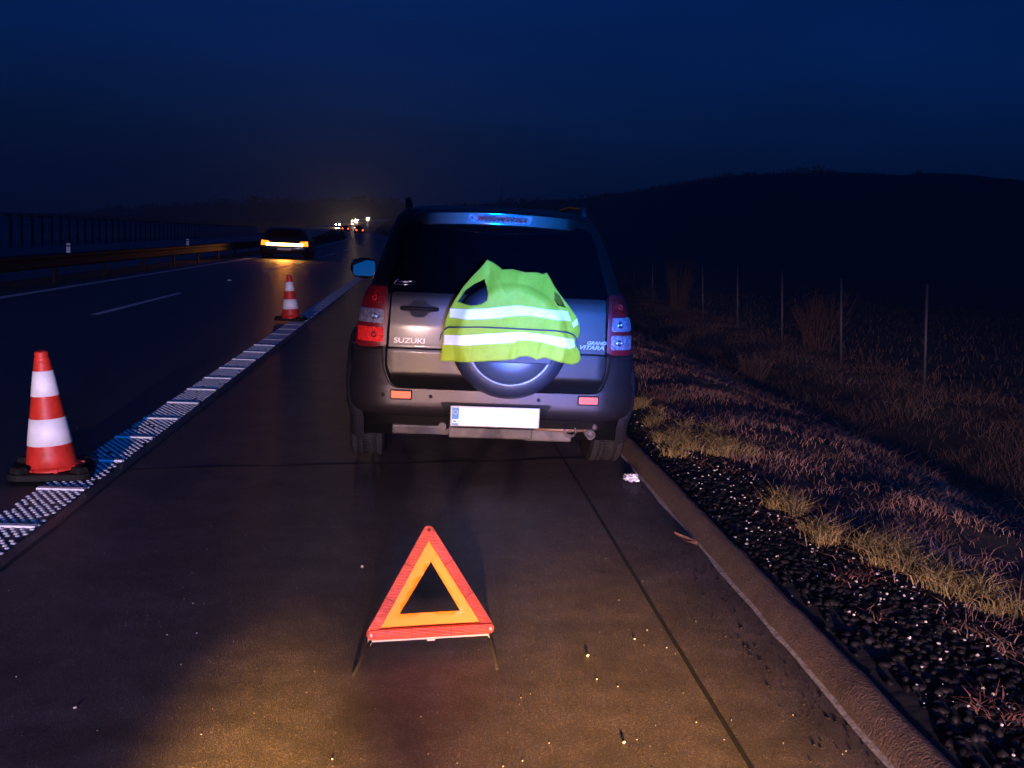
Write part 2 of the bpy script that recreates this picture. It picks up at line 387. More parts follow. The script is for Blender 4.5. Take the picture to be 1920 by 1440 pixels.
# edge line: worn base, raised dots and cross bars
S(strip('edge_line', -2.03, -1.78, 0.004, -10, 9.0, A['paint_thin'], 40))
S(strip('edge_line', -2.03, -1.78, 0.004, 9.0, 14, A['paint_mid'], 20))
S(strip('edge_line', -2.03, -1.78, 0.004, 14, 420, A['paint'], 120))
def dots():
    V = []; F = []; n = 8; c = 0
    ang = np.arange(n) * 2 * PI / n
    for r in range(int((14.0 - 3.9) / 0.040)):
        y = 3.9 + r * 0.040
        for k in range(6):
            x = -2.017 + 0.046 * (k + (0.5 if r % 2 else 0.0)) + random.gauss(0, 0.0015)
            if x > -1.785 or random.random() < 0.04: continue
            s = random.uniform(0.85, 1.12)
            a = np.stack([x + np.cos(ang) * 0.0125 * s, y + np.sin(ang) * 0.019 * s, np.full(n, 0.004)], 1)
            b = np.stack([x + np.cos(ang) * 0.0085 * s, y + np.sin(ang) * 0.014 * s, np.full(n, 0.0092)], 1)
            V += [a, b]
            for q in range(n): F.append((c + q, c + (q + 1) % n, c + n + (q + 1) % n, c + n + q))
            for q in range(0, n - 2, 2): F.append((c + n, c + n + q + 1, c + n + q + 2, c + n + min(q + 3, n - 1)))
            c += 2 * n
    return np.concatenate(V), np.array(F)
V, F = dots(); tag(fast_mesh('edge_line_dots', V, F, A['paint'], True), kind='structure')
mb = MB(); yb = 5.38 - 2 * 0.775
for k in range(60):
    y = yb + k * 0.775
    if y < 14: mb.box((-1.905, y, 0.010), (0.25, 0.045, 0.012))
    else: mb.box((-1.905, y, 0.0055), (0.25, 0.05, 0.0045))
S(mb.build('edge_line_bars', A['paint'], None, 0.003, 1))
S(strip('left_edge_line', -7.31, -7.14, 0.004, -20, 600, A['paint'], 160))
for k in range(-2, 16):
    y = 17.4 + 18 * k
    if y > -12: S(strip('lane_dash', -4.95, -4.83, 0.004, y, y + 6, A['paint'], 6))
for k in range(-1, 14): pass
for k in range(0, 8):
    S(strip('far_lane_dash', -15.6, -15.45, -0.296, 10 + 18 * k, 16 + 18 * k, A['paint'], 4))
for y in (29.2, 45.2, 60.7, 73.7, 82.9, 100, 118, 136):
    st = MB().box((0, 0, 0.009), (0.11, 0.09, 0.018), taper=0.7).build('road_stud', A['stud'], None, 0.003, 1, loc=(-4.89 + float(OFF(y)), y, 0.003))
    tag(st, 'white road stud glinting on the lane line of the dark motorway', 'road stud', 'road studs between the lane dashes')

# ------------------------------------------------------------------ ground
PROF = [(-4000, -2.0), (-200, -2.2), (-60, -1.9), (-27, -1.6), (-23, -1.0), (-20.6, -0.42), (-20.3, -0.40), (-10.7, -0.40), (-10.4, -0.30), (-9.4, -0.10), (-8.0, -0.07), (-7.7, -0.10),
        (1.4, -0.10), (1.50, 0.005), (1.62, 0.03), (2.1, 0.03), (2.6, -0.02), (3.4, -0.16), (4.5, -0.50), (5.4, -1.00), (6.1, -1.25), (6.9, -1.14), (8.0, -0.97), (9.2, -0.93), (14, -1.05), (40, -1.8), (200, -3.0), (4000, -3.0)]
pu = np.array([p[0] for p in PROF]); pz = np.array([p[1] for p in PROF])
def hash_noise(x, y):
    return (np.sin(x * 1.7 + 3.1 * np.sin(y * 0.9)) + np.sin(y * 2.3 + 2.0 * np.sin(x * 1.3)) + 0.5 * np.sin(5.1 * x + 4.3 * y) + 0.5 * np.sin(7.7 * y - 3.9 * x)) / 3.0
def ground_z(x, y):
    x = np.asarray(x, float); y = np.asarray(y, float)
    u = x - OFF(y)
    z = np.interp(u, pu, pz) + ZR(y) * np.exp(-(u / 260.0) ** 2)
    rough = np.clip((u - 2.0) / 1.5, 0, 1) * np.clip((400 - y) / 300, 0, 1)
    z = z + rough * 0.07 * hash_noise(x * 1.3, y * 1.1)
    med = np.exp(-((u + 9.2) / 0.9) ** 2) * np.clip((y - 75) / 50, 0, 1) * np.clip((300 - y) / 60, 0, 1)
    return z + 0.85 * med
us = np.concatenate([-np.geomspace(4000, 30, 14), [-27, -25, -23, -21.5, -20.6, -20.3, -15, -10.7, -10.4, -10, -9.6, -9.2, -8.8, -8.4, -8.0, -7.75, -7.6, -4, 0, 1.35, 1.46, 1.5],
                     np.arange(1.62, 12, 0.2), [13, 15, 18, 22, 28, 36, 48, 65, 90], np.geomspace(130, 4000, 10)])
ysr = np.concatenate([[-60, -30, -15, -8], np.arange(-3, 60, 0.35), np.arange(60, 300, 4), np.arange(300, 1300, 25), np.geomspace(1320, 9000, 10)])
U, Yg = np.meshgrid(us, ysr); X = U + OFF(Yg); Zg = ground_z(X, Yg)
V = np.stack([X, Yg, Zg], 2).reshape(-1, 3); nu = len(us)
ii, jj = np.meshgrid(np.arange(len(ysr) - 1), np.arange(nu - 1), indexing='ij'); b = (ii * nu + jj).ravel()
S(fast_mesh('ground', V, np.stack([b, b + 1, b + nu + 1, b + nu], 1), A['soil'], True))

# hills: ridge profile (position across, crest height) swept into a broad mound
def mound(name, y0, pts, front, back, base, mat):
    px = np.array([p[0] for p in pts], float); ph = np.array([p[1] for p in pts], float)
    xs_ = np.linspace(px[0], px[-1], 120); ts = np.concatenate([np.linspace(-1, 0, 18), np.linspace(0, 1, 8)[1:]])
    XX, TT = np.meshgrid(xs_, ts)
    prof = np.where(TT < 0, 0.5 - 0.5 * np.cos(PI * (1 + TT)), 0.5 + 0.5 * np.cos(PI * TT))
    YY = y0 + np.where(TT < 0, TT * front, TT * back) + 25 * np.sin(XX / 90)
    H = np.interp(XX, px, ph); ZZ = base + (H - base) * prof + 1.2 * hash_noise(XX / 40, YY / 40) * prof
    V = np.stack([XX, YY, ZZ], 2).reshape(-1, 3); n = len(xs_)
    ii, jj = np.meshgrid(np.arange(len(ts) - 1), np.arange(n - 1), indexing='ij'); b = (ii * n + jj).ravel()
    return S(fast_mesh(name, V, np.stack([b, b + 1, b + n + 1, b + n], 1), mat, True))
def px2(px, py, y):   # bearing of a far ridge point
    c = np.array([px - 960.0, -(py - 720.0), -2140.0]); d = np.array(ROT) @ c
    return d[0] / d[1] * y, CAM_Z + d[2] / d[1] * y
RR = [px2(a, b, 520) for a, b in ((772, 436), (786, 410), (806, 392), (860, 384), (960, 380), (1100, 374), (1200, 358), (1340, 331), (1420, 325), (1500, 320), (1560, 319), (1640, 323), (1690, 334), (1722, 326), (1780, 327), (1815, 345), (1860, 354), (1920, 356), (2300, 362), (3200, 380))]
LR = [px2(a, b, 1150) for a, b in ((-1500, 400), (-300, 412), (0, 412), (200, 398), (400, 385), (520, 381), (640, 379), (735, 379), (752, 386), (790, 405), (840, 425))]
right_hill = mound('hill', 520, RR, 330, 500, -4, A['hill'])
left_hill = mound('hill', 1150, LR, 260, 500, -4, A['hill'])
def wood(name, pts, y0, n, hmin, hmax, label):
    """Far wood along a ridge: many thin crowns of ragged leaf clumps, one mass."""
    px = np.array([p[0] for p in pts]); ph = np.array([p[1] for p in pts]); V = []; F = []; c = 0
    for k in range(n):
        x = random.uniform(px[1], px[-2]); y = y0 + random.uniform(-18, 18) + 25 * math.sin(x / 90); z = float(np.interp(x, px, ph)) - 1.5
        h = random.uniform(hmin, hmax) * (0.7 + 0.5 * abs(math.sin(x / 37.0) * math.sin(x / 11.0 + 1)))
        for q in range(9):
            t = random.uniform(0.15, 1.0); wd = h * 0.42 * math.sin(PI * min(1, 0.25 + 0.75 * t)) ** 0.7
            p = np.array([x + random.gauss(0, wd * 0.6), y + random.gauss(0, wd * 0.6), z + h * t])
            s = h * random.uniform(0.12, 0.24)
            tri = RNG.normal(0, 1, (3, 3)); tri /= np.linalg.norm(tri, axis=1)[:, None]
            V.append(p + tri * s); F.append((c, c + 1, c + 2)); c += 3
    return tag(fast_mesh(name, np.concatenate(V), np.array(F), A['wood']), label, 'wood', None, 'stuff')
wood('far_wood', RR, 520, 1500, 1.5, 3.6, 'dark bare wood along the ridge of the right hill')
wood('far_wood', LR, 1150, 1600, 3.0, 7.0, 'dark wooded ridge beyond the motorway on the left')
def tree(loc, h, label):
    t = tag(empty('tree', loc), label, 'tree', 'trees on the hill crest')
    mb = MB().tube([(0, 0, -1), (0.1, 0, h * 0.35), (0, 0.1, h * 0.8)], [h * 0.03, h * 0.022, h * 0.008], 6)
    for k in range(7):
        a = k * 2.4; mb.tube([(0.05, 0, h * (0.3 + 0.05 * k)), (math.cos(a) * h * 0.2, math.sin(a) * h * 0.2, h * (0.5 + 0.06 * k))], [h * 0.012, h * 0.004], 5)
    mb.build('trunk', A['twig'], t)
    V = []; F = []; c = 0
    for k in range(420):
        d = RNG.normal(0, 1, 3); d /= np.linalg.norm(d); r = random.random() ** 0.4
        p = np.array([0, 0, h * 0.66]) + d * r * np.array([h * 0.42, h * 0.42, h * 0.33]) * (0.8 + 0.3 * math.sin(5 * d[0] + 3 * d[2]))
        tri = RNG.normal(0, 1, (3, 3)) * h * 0.035
        V.append(p + tri); F.append((c, c + 1, c + 2)); c += 3
    cr = fast_mesh('crown', np.concatenate(V), np.array(F), A['wood']); cr.parent = t
for px_, py_, h, lb in ((1705, 334, 4.0, 'small dark tree on the crest of the right hill, beside a broad tree'), (1745, 338, 6.6, 'broad dark tree standing highest on the right hill crest'), (1790, 345, 4.6, 'low dark tree on the hill crest where the ridge starts to fall')):
    x, z = px2(px_, py_, 520); tree((x, 520 + 25 * math.sin(x / 90), z - 1.0), h, lb)

# ------------------------------------------------------------------ kerb
kp = [(-0.075, 0.0), (-0.06, 0.045), (-0.035, 0.072), (0.0, 0.092), (0.035, 0.086), (0.06, 0.06), (0.08, 0.02), (0.085, -0.1)]
ysk = np.concatenate([np.arange(1.2, 30, 0.12), np.arange(30, 300, 5)])
V = []; n = len(kp)
for y in ysk:
    j = 0.002 * math.sin(y * 2.1) + random.gauss(0, 0.0022); jz = random.gauss(0, 0.002)
    for a, b_ in kp: V.append((1.45 + a * 0.88 + j + float(OFF(y)), y, b_ + jz + 0.003))
F = [(i * n + k, i * n + k + 1, (i + 1) * n + k + 1, (i + 1) * n + k) for i in range(len(ysk) - 1) for k in range(n - 1)]
kerb = fast_mesh('kerb', V, F, A['kerb'], True)
tag(kerb, 'low rounded brown asphalt kerb along the hard shoulder', 'kerb', None, 'structure')
V = []; F = []
for i, y in enumerate(ysk[:240]):
    wdt = 0.004 + 0.014 * abs(math.sin(y * 1.7) * math.sin(y * 4.1 + 1)) + random.uniform(0, 0.012)
    V += [(1.380 - wdt * 0.7, y, 0.0055), (1.386 + 0.002 * random.random(), y, 0.012)]
    if i: F.append((2 * i - 2, 2 * i - 1, 2 * i + 1, 2 * i))
S(fast_mesh('kerb_dust', V, F, A['dust']))

# ------------------------------------------------------------------ stones, grass, weeds
ICO_V = []; 
_bm = bmesh.new(); bmesh.ops.create_icosphere(_bm, subdivisions=1, radius=1.0)
ICO_V = np.array([v.co[:] for v in _bm.verts]); ICO_F = np.array([[v.index for v in f.verts] for f in _bm.faces]); _bm.free()
def stones(name, P, R, mat, flat=0.7):
    n = len(P); k = len(ICO_V)
    V = ICO_V[None] * R[:, None, None] * RNG.uniform(0.65, 1.25, (n, k, 1)); V = V * np.array([1, 1, flat]) * RNG.uniform(0.7, 1.3, (n, 1, 3))
    V = V + P[:, None, :]
    F = ICO_F[None] + (np.arange(n) * k)[:, None, None]
    return fast_mesh(name, V.reshape(-1, 3), F.reshape(-1, 3), mat)
n = 42000; y = 2.6 + 17.5 * RNG.random(n) ** 2.0; u = 1.52 + (0.55 + 0.22 * hash_noise(y * 1.1, y * 0.4)) * RNG.random(n) ** 0.8 * 1.15 + np.clip((5.2 - y) * 0.8, 0, 1.5) * RNG.random(n)
r = 0.005 + 0.018 * RNG.random(n) ** 1.6
P = np.stack([u, y, ground_z(u, y) + r * 0.35], 1)
tag(stones('gravel', P, r, A['gravel']), 'black crushed gravel strip between kerb and grass', 'gravel', None, 'stuff')
k = RNG.random(n) < 0.05
P2 = P[k] + np.array([0, 0, 0.012]); tag(stones('pale_gravel', P2, r[k] * 0.42, A['chip']), 'pale chips among the black gravel', 'gravel', None, 'stuff')
n = 2000; y = 2.7 + 9 * RNG.random(n) ** 1.3; u = -2.6 + 4.0 * RNG.random(n)
r = 0.0008 + 0.0020 * RNG.random(n) ** 4; P = np.stack([u, y, 0.003 + r * 0.3], 1)
tag(stones('grit', P, r, A['chip']), 'fine pale grit scattered over the hard shoulder', 'grit', None, 'stuff')
n = 320; y = 2.8 + 8 * RNG.random(n) ** 1.3; u = 1.36 - np.abs(RNG.normal(0, 0.10, n)); r = RNG.uniform(0.002, 0.0055, n)
tag(stones('kerb_grit', np.stack([u, y, 0.003 + r * 0.3], 1), r, A['gravel']), 'dark grit washed against the foot of the kerb', 'grit', None, 'stuff')
def blades(P, H, W, lean, name, mat, curl=0.35):
    """Bent tapering blades: two quads each."""
    n = len(P); a = RNG.uniform(0, 2 * PI, n); d = np.stack([np.cos(a), np.sin(a), np.zeros(n)], 1)
    b = RNG.uniform(0, 2 * PI, n); s = np.stack([np.cos(b), np.sin(b), np.zeros(n)], 1) * W[:, None] * 0.5
    L = (lean * RNG.uniform(0.3, 1.3, n))[:, None] * H[:, None]
    up = np.array([0, 0, 1.0])
    m1 = P + d * L * 0.35 + up * (H * 0.6)[:, None]; m2 = P + d * L * (1 + curl) + up * (H * RNG.uniform(0.75, 1.0, n))[:, None]
    V = np.stack([P - s, P + s, m1 + s * 0.7, m1 - s * 0.7, m2 + s * 0.15, m2 - s * 0.15], 1).reshape(-1, 3)
    o = np.arange(n)[:, None] * 6
    F = np.concatenate([o + np.array([0, 1, 2, 3]), o + np.array([3, 2, 4, 5])])
    return fast_mesh(name, V, F, mat)
n = 95000; y = 3.0 + 47 * RNG.random(n) ** 1.8; u = 1.95 + 0.25 * hash_noise(y * 0.9, y * 0.3) + 3.3 * RNG.random(n) ** 0.9
cl = hash_noise(u * 2.6, y * 1.5); keep = RNG.random(n) < np.clip(0.45 + 0.75 * cl, 0.05, 1); u = u[keep]; y = y[keep]; cl = cl[keep]
P = np.stack([u, y, ground_z(u, y) - 0.01], 1)
tag(blades(P, 0.03 + 0.05 * RNG.random(len(u)) + 0.03 * np.clip(cl, 0, 1), 0.0035 + 0.003 * RNG.random(len(u)), 1.1, 'verge_grass', A['grass']), 'short dry grass on the roadside bank', 'grass', None, 'stuff')
n = 75000; y = 6.0 + 54 * RNG.random(n) ** 1.5; u = 4.6 + 5.2 * RNG.random(n)
cl = hash_noise(u * 1.5 + 5, y * 0.8); keep = RNG.random(n) < np.clip(0.5 + 0.8 * cl, 0.08, 1); u = u[keep]; y = y[keep]; cl = cl[keep]
P = np.stack([u, y, ground_z(u, y) - 0.02], 1)
tag(blades(P, (0.05 + 0.17 * RNG.random(len(u)) ** 1.5) * (1 + 0.8 * np.clip(cl, 0, 1)), 0.005 + 0.006 * RNG.random(len(u)), 1.3, 'ditch_weeds', A['weed']), 'tangled dead weeds in the ditch below the fence', 'weeds', None, 'stuff')
n = 9000; y = 4 + 55 * RNG.random(n); u = 9.5 + 26 * RNG.random(n) ** 1.3; P = np.stack([u, y, ground_z(u, y)], 1)
tag(blades(P, 0.08 + 0.15 * RNG.random(n), 0.012 + 0.01 * RNG.random(n), 0.7, 'field_grass', A['weed']), 'rough dark grass of the field behind the fence', 'grass', None, 'stuff')
n = 7000; y = 3.2 + 12 * RNG.random(n) ** 1.3; u = 1.78 + 0.5 * RNG.random(n)
cl = hash_noise(u * 3.1 + 2, y * 1.9 + 1); keep = cl > 0.38; u = u[keep]; y = y[keep]
tag(blades(np.stack([u, y, ground_z(u, y) + 0.005], 1), 0.02 + 0.035 * RNG.random(len(u)), 0.004 + 0.004 * RNG.random(len(u)), 2.2, 'creeping_weeds', A['creep']), 'reddish creeping weeds spreading over the gravel edge', 'weeds', None, 'stuff')
tufts = [(1.86, 9.45, 0.16, 'small bright grass tuft beside the car bumper at the gravel edge'), (1.92, 8.35, 0.20, 'upper yellow grass tuft above the gravel bend beside the car'),
         (2.03, 7.55, 0.26, 'broad pale green grass tuft, biggest of those beside the kerb'), (1.80, 7.9, 0.11, 'tiny yellow tuft poking from the gravel'), (2.02, 5.95, 0.12, 'small tuft of yellow grass above the reddish weeds'),
         (2.12, 5.35, 0.21, 'wide yellow grass tuft midway down the bank edge'), (2.30, 4.95, 0.20, 'straggly olive tuft near the bottom of the lit verge'), (2.42, 4.55, 0.17, 'brownish tuft at the frame edge above dark gravel')]
for x, yy, s, lb in tufts:
    n = int(700 * s / 0.2); c3 = RNG.normal(0, 1, (7, 2)) * s * np.array([0.55, 0.85]); g = c3[RNG.integers(0, 7, n)] + RNG.normal(0, 1, (n, 2)) * s * 0.16
    P = np.stack([x + g[:, 0], yy + g[:, 1], ground_z(x + g[:, 0], yy + g[:, 1]) - 0.01], 1)
    o = blades(P, 0.04 + 0.10 * RNG.random(n), 0.0035 + 0.003 * RNG.random(n), 0.9, 'grass_tuft', A['tuft'])
    tag(o, lb, 'grass tuft', 'lit grass tufts along the gravel')
def shrub(x, y, wd, h, nst, mat, label, cat='shrub', name='bare_shrub', group=None):
    z = float(ground_z(x, y)); t = empty(name, (x, y, z)); tag(t, label, cat, group)
    mb = MB()
    for k in range(nst):
        a = random.uniform(0, 2 * PI); r0 = wd * 0.22 * random.random(); l = h * random.uniform(0.55, 1.0)
        d = wd * 0.5 * random.uniform(0.2, 1.0)
        p0 = Vector((math.cos(a) * r0, math.sin(a) * r0, -0.05)); p2 = Vector((math.cos(a + 0.3) * d, math.sin(a + 0.3) * d, l)); p1 = p0.lerp(p2, 0.5) + Vector((0, 0, l * 0.1))
        mb.tube([p0, p1, p2], [0.008, 0.006, 0.002], 4, cap=False)
        for q in range(5):
            tt = random.uniform(0.35, 0.95); b0 = p0.lerp(p2, tt); e = b0 + Vector((random.gauss(0, wd * 0.12), random.gauss(0, wd * 0.12), random.uniform(0.05, 0.25) * h))
            mb.tube([b0, e], [0.004, 0.0015], 3, cap=False)
    mb.build('stem', mat, t)
shrub(9.0, 40.2, 1.7, 2.2, 70, A['twig'], 'reddish bare shrub growing in the fence line')
shrub(9.6, 27.0, 1.9, 1.5, 60, A['twig'], 'thicket of thin reed stems behind two fence posts', 'reeds', 'reed_clump')
shrub(6.4, 21.5, 0.9, 0.65, 60, A['weed'], 'pale dead weed clump in the ditch, brighter than its neighbours', 'weeds', 'weed_clump', 'weed clumps in the ditch')
shrub(5.9, 26.0, 0.6, 0.5, 40, A['weed'], 'small dead weed clump in the ditch nearer to the car', 'weeds', 'weed_clump', 'weed clumps in the ditch')
shrub(8.6, 52.0, 2.4, 1.3, 60, A['twig'], 'low bush at the far end of the fence close to the car roof pillar', 'shrub', 'bare_shrub')

# ------------------------------------------------------------------ fence
fe = tag(empty('wire_fence', (9.0, 19.7, -0.9)), 'wire fence on thin grey posts along the dark field', 'fence')
LEAN = rad(-4)
for k in range(-1, 12):
    yy = 19.7 + 4.15 * k; z = float(ground_z(9.0, yy))
    MB().tube([(0, 0, -0.3), (0, 0, 1.83)], 0.028, 8).build('post', A['post'], fe, loc=(0, yy - 19.7, z + 0.9)).rotation_euler = (0, LEAN + rad(random.uniform(-0.8, 0.8)), 0)
mb = MB()
for j in range(9):
    h = 0.12 + 0.2 * j
    mb.tube([(math.sin(LEAN) * h, -4.3 + 4.15 * q, float(ground_z(9.0, 15.4 + 4.15 * q)) + 0.9 + h) for q in range(13)], 0.0016, 4, cap=False)
mb.build('wire', A['rail'], fe)

# ------------------------------------------------------------------ guard rail
gr = tag(empty('guard_rail', (-8.1, 30, 0)), 'low steel guard rail along the central reserve', 'guard rail')
gp = [(0.0, 0.30), (0.05, 0.33), (0.05, 0.38), (0.0, 0.42), (0.0, 0.48), (0.05, 0.52), (0.05, 0.57), (0.0, 0.60)]
ysg = np.concatenate([np.arange(-14, 120, 2.0), np.arange(120, 260, 5.0)]); V = []; n = len(gp)
for y in ysg:
    for a, b_ in gp: V.append((a + float(OFF(y)), y - 30, b_))
F = [(i * n + k, i * n + k + 1, (i + 1) * n + k + 1, (i + 1) * n + k) for i in range(len(ysg) - 1) for k in range(n - 1)]
o = fast_mesh('beam', V, F, A['rail']); o.parent = gr
sol = o.modifiers.new('thickness', 'SOLIDIFY'); sol.thickness = 0.006
for k in range(56):
    y = -10 + 4 * k; MB().box((0, 0, 0.25), (0.06, 0.10, 0.72)).build('post', A['rail'], gr, loc=(-0.06 + float(OFF(y)), y - 30, 0))
for k, (y, lb) in enumerate(((26.8, 'white delineator on the guard rail, largest and nearest to the noise barrier edge'), (39.9, 'small white delineator on the rail between the large one and the lit car'), (61.0, 'white delineator just behind the amber lit car'), (91.0, 'tiny white delineator on the rail right of the amber lights'), (130, 'farthest white delineator near the red tail lamps'))):
    d = tag(empty('delineator', (-8.1 + float(OFF(y)), y, 0.60)), lb, 'delineator', 'delineators on the guard rail')
    MB().box((0, 0, 0.11), (0.085, 0.05, 0.22)).build('body', A['white'], d, 0.008, 1)
    MB().lathe([(0.028, 0), (0.026, 0.006), (0.0, 0.008)], 16, Matrix.Translation((0, -0.026, 0.065)) @ Matrix.Rotation(rad(90), 4, 'X')).build('reflector', A['white'], d)
    MB().box((0, 0, 0.155), (0.088, 0.053, 0.03)).build('band', A['trim'], d)

# ------------------------------------------------------------------ noise barrier
nb = tag(empty('noise_barrier', (-26, 40, -1.6)), 'tall ribbed noise barrier beyond the opposite carriageway', 'noise barrier')
pmb = MB()
pmb.box((0, 0.80, 1.45), (0.12, 1.58, 2.9))
for k in range(4): pmb.box((0.075, 0.22 + 0.39 * k, 1.45), (0.05, 0.16, 2.8))
panel = None; post = None
for k in range(98):
    y = 2 + 2.1 * k; 
    if panel is None:
        panel = pmb.build('panel', A['barrier'], nb); post = MB().box((0.06, 0, 1.5), (0.26, 0.26, 3.1)).build('post', A['barrier_post'], nb); o, p = panel, post
    else:
        o = panel.copy(); COL.objects.link(o); o.parent = nb; p = post.copy(); COL.objects.link(p); p.parent = nb
    yy = y + 22; z = -0.004 * (yy - 40)
    o.location = (float(OFF(yy)) * 0.8, yy - 40 + 0.26, z); o.scale = (1, 1.15, 1); p.location = (float(OFF(yy)) * 0.8, yy - 40, z)

# ------------------------------------------------------------------ traffic cones
def make_cone(name, label, loc, rz, lean, plate_scale=1.0):
    t = tag(empty(name, loc, rz), label, 'traffic cone', 'traffic cones on the edge line')
    L = Matrix.Translation((0, 0, 0.03)) @ Matrix.Rotation(lean, 4, 'Y')
    def rr(z): return 0.142 + (0.036 - 0.142) * z / 0.66
    pl = rpoly([(-0.22, -0.17), (-0.17, -0.22), (0.17, -0.22), (0.22, -0.17), (0.22, 0.17), (0.17, 0.22), (-0.17, 0.22), (-0.22, 0.17)], 0.03)
    b_ = MB().prism(pl, 0.035, 0.0)
    for sx in (-1, 1):
        for sy in (-1, 1): b_.box((sx * 0.155, sy * 0.155, 0.05), (0.075, 0.075, 0.034), rad(45), taper=0.8)
    b_.build('base', A['rubber'], t, 0.006, 2)
    body = MB().lathe([(0.165, 0.005), (0.168, 0.012), (0.150, 0.022), (rr(0.03), 0.032)] + [(rr(z), z) for z in (0.08, 0.15, 0.3, 0.45, 0.6, 0.61)] + [(0.040, 0.615), (0.043, 0.622), (0.037, 0.632), (0.036, 0.645), (0.039, 0.652), (0.033, 0.664), (0.020, 0.668), (0.018, 0.62)], 48, L)
    for k in range(8):
        a = 2 * PI * k / 8 + 0.2; body.box(L @ Vector((math.cos(a) * 0.158, math.sin(a) * 0.158, 0.012)), (0.03, 0.02, 0.022), a)
    body.build('body', A['orange'], t)
    for z0, z1 in ((0.145, 0.292), (0.418, 0.556)):
        MB().lathe([(rr(z0) - 0.001, z0 - 0.001), (rr(z0) + 0.0022, z0), (rr(z1) + 0.0022, z1), (rr(z1) - 0.001, z1 + 0.001)], 64, L).build('reflective_band', A['white'], t)
    return t
make_cone('traffic_cone', 'large red and white traffic cone nearest the camera on a black base', (-2.06, 6.5, 0.016), rad(12), rad(-4.6))
make_cone('traffic_cone', 'smaller looking red and white cone farther along the line beside the parked car', (-2.03, 17.7, 0.012), rad(-8), rad(-3.6))

# ------------------------------------------------------------------ warning triangle
tri = tag(empty('warning_triangle', (0.062, 3.88, 0.0)), 'folding orange warning triangle with red reflectors standing on wire legs', 'warning triangle')
tri.rotation_euler = (rad(-4), rad(0.3), math.atan2(0.10, 0.43))
TB = Vector((-0.214, 0.075)); TC = Vector((0.214, 0.075)); TA = Vector((-0.018, 0.435))
def xz(p, y=0.0): return Vector((p[0], y, p[1]))
def bar_poly(a, b, wd, inset0=0.0, inset1=0.0):
    d = (b - a).normalized(); nrm = Vector((-d.y, d.x)); a = a + d * inset0; b = b - d * inset1
    pts = []
    for k in range(9): th = PI / 2 + PI * k / 8; pts.append(a + (d * math.cos(th) + nrm * math.sin(th)) * wd / 2)
    for k in range(9): th = -PI / 2 + PI * k / 8; pts.append(b + (d * math.cos(th) + nrm * math.sin(th)) * wd / 2)
    return [(p.x, p.y) for p in pts]
def slab_xz(poly, y0, y1):
    mb = MB(); n = len(poly)
    mb.add([(x, y0, z) for x, z in poly] + [(x, y1, z) for x, z in poly], [tuple(range(n)), tuple(range(n, 2 * n))[::-1]] + [(i, n + i, n + (i + 1) % n, (i + 1) % n) for i in range(n)])
    return mb
for a, b_, y0, i1 in ((TB, TA, -0.020, 0.0), (TA, TC, -0.013, 0.006), (TB, TC, -0.027, 0.0)):
    bar = slab_xz(bar_poly(a, b_, 0.037, 0.004, 0.004), y0, y0 + 0.007).build('reflector_bar', A['tri_red'], tri, 0.0015, 1)
    d = (b_ - a)
    for q in (0.33, 0.66):
        p = a + d * q; nn = Vector((-d.y, d.x)).normalized() * 0.0185
        MB().tube([xz(p + nn, y0 - 0.0008), xz(p - nn, y0 - 0.0008)], 0.0008, 4).build('seam', A['dark_red'], bar)
    for p in (a, b_):
        MB().lathe([(0.006, 0), (0.0055, 0.002), (0, 0.003)], 14, Matrix.Translation((p.x, y0, p.y)) @ Matrix.Rotation(rad(90), 4, 'X')).build('rivet', A['clear_plastic'] if p is not TA else A['dark_red'], bar)
cen = (TA + TB + TC) / 3
def shrink(p, k): return cen + (p - cen) * k
outer = [shrink(p, 0.94) for p in (TB, TC, TA)]; inn = [(-0.111, 0.137), (0.109, 0.137), (-0.002, 0.318)]
def tri_fn(a, b, h): return (a, 0.001 - h + 0.004 * math.sin(a * 9 + 1), b)
patch([tuple(p) for p in outer], tri_fn, 0.02, 0.0, [inn]).build('fluorescent_panel', A['tri_orange'], tri).modifiers.new('thickness', 'SOLIDIFY').thickness = 0.003
MB().box((0, -0.006, 0.051), (0.43, 0.020, 0.010)).build('base_rail', A['clear_plastic'], tri, 0.003, 1)
for s in (-1, 1):
    MB().box((s * 0.216, -0.006, 0.058), (0.011, 0.028, 0.040)).build('bracket', A['clear_plastic'], tri, 0.003, 1)
    MB().box((s * 0.0, -0.016, 0.049), (0.03, 0.008, 0.016)).build('clip', A['clear_plastic'], tri, 0.002, 1) if s > 0 else None
    for q, f in ((-1, 0.30), (1, 0.30)):
        ft = ((-0.304, -0.196, -0.006) if s < 0 else (0.181, -0.227, -0.008)) if q < 0 else (s * 0.15, 0.24, 0.028)
        MB().tube([(s * 0.214, 0, 0.055), (s * 0.216, q * 0.02, 0.052), ft], 0.0055, 8).build('leg', A['rubber'], tri, loc=(0, 0, 0))

# ------------------------------------------------------------------ parked off-road car (local: rear bumper at y=0, front +y)
XC, YC = 0.44, 6.70
car = tag(empty('parked_car', (XC, YC, 0.002)), 'grey off-road car stopped on the hard shoulder with a spare wheel at the back', 'car')
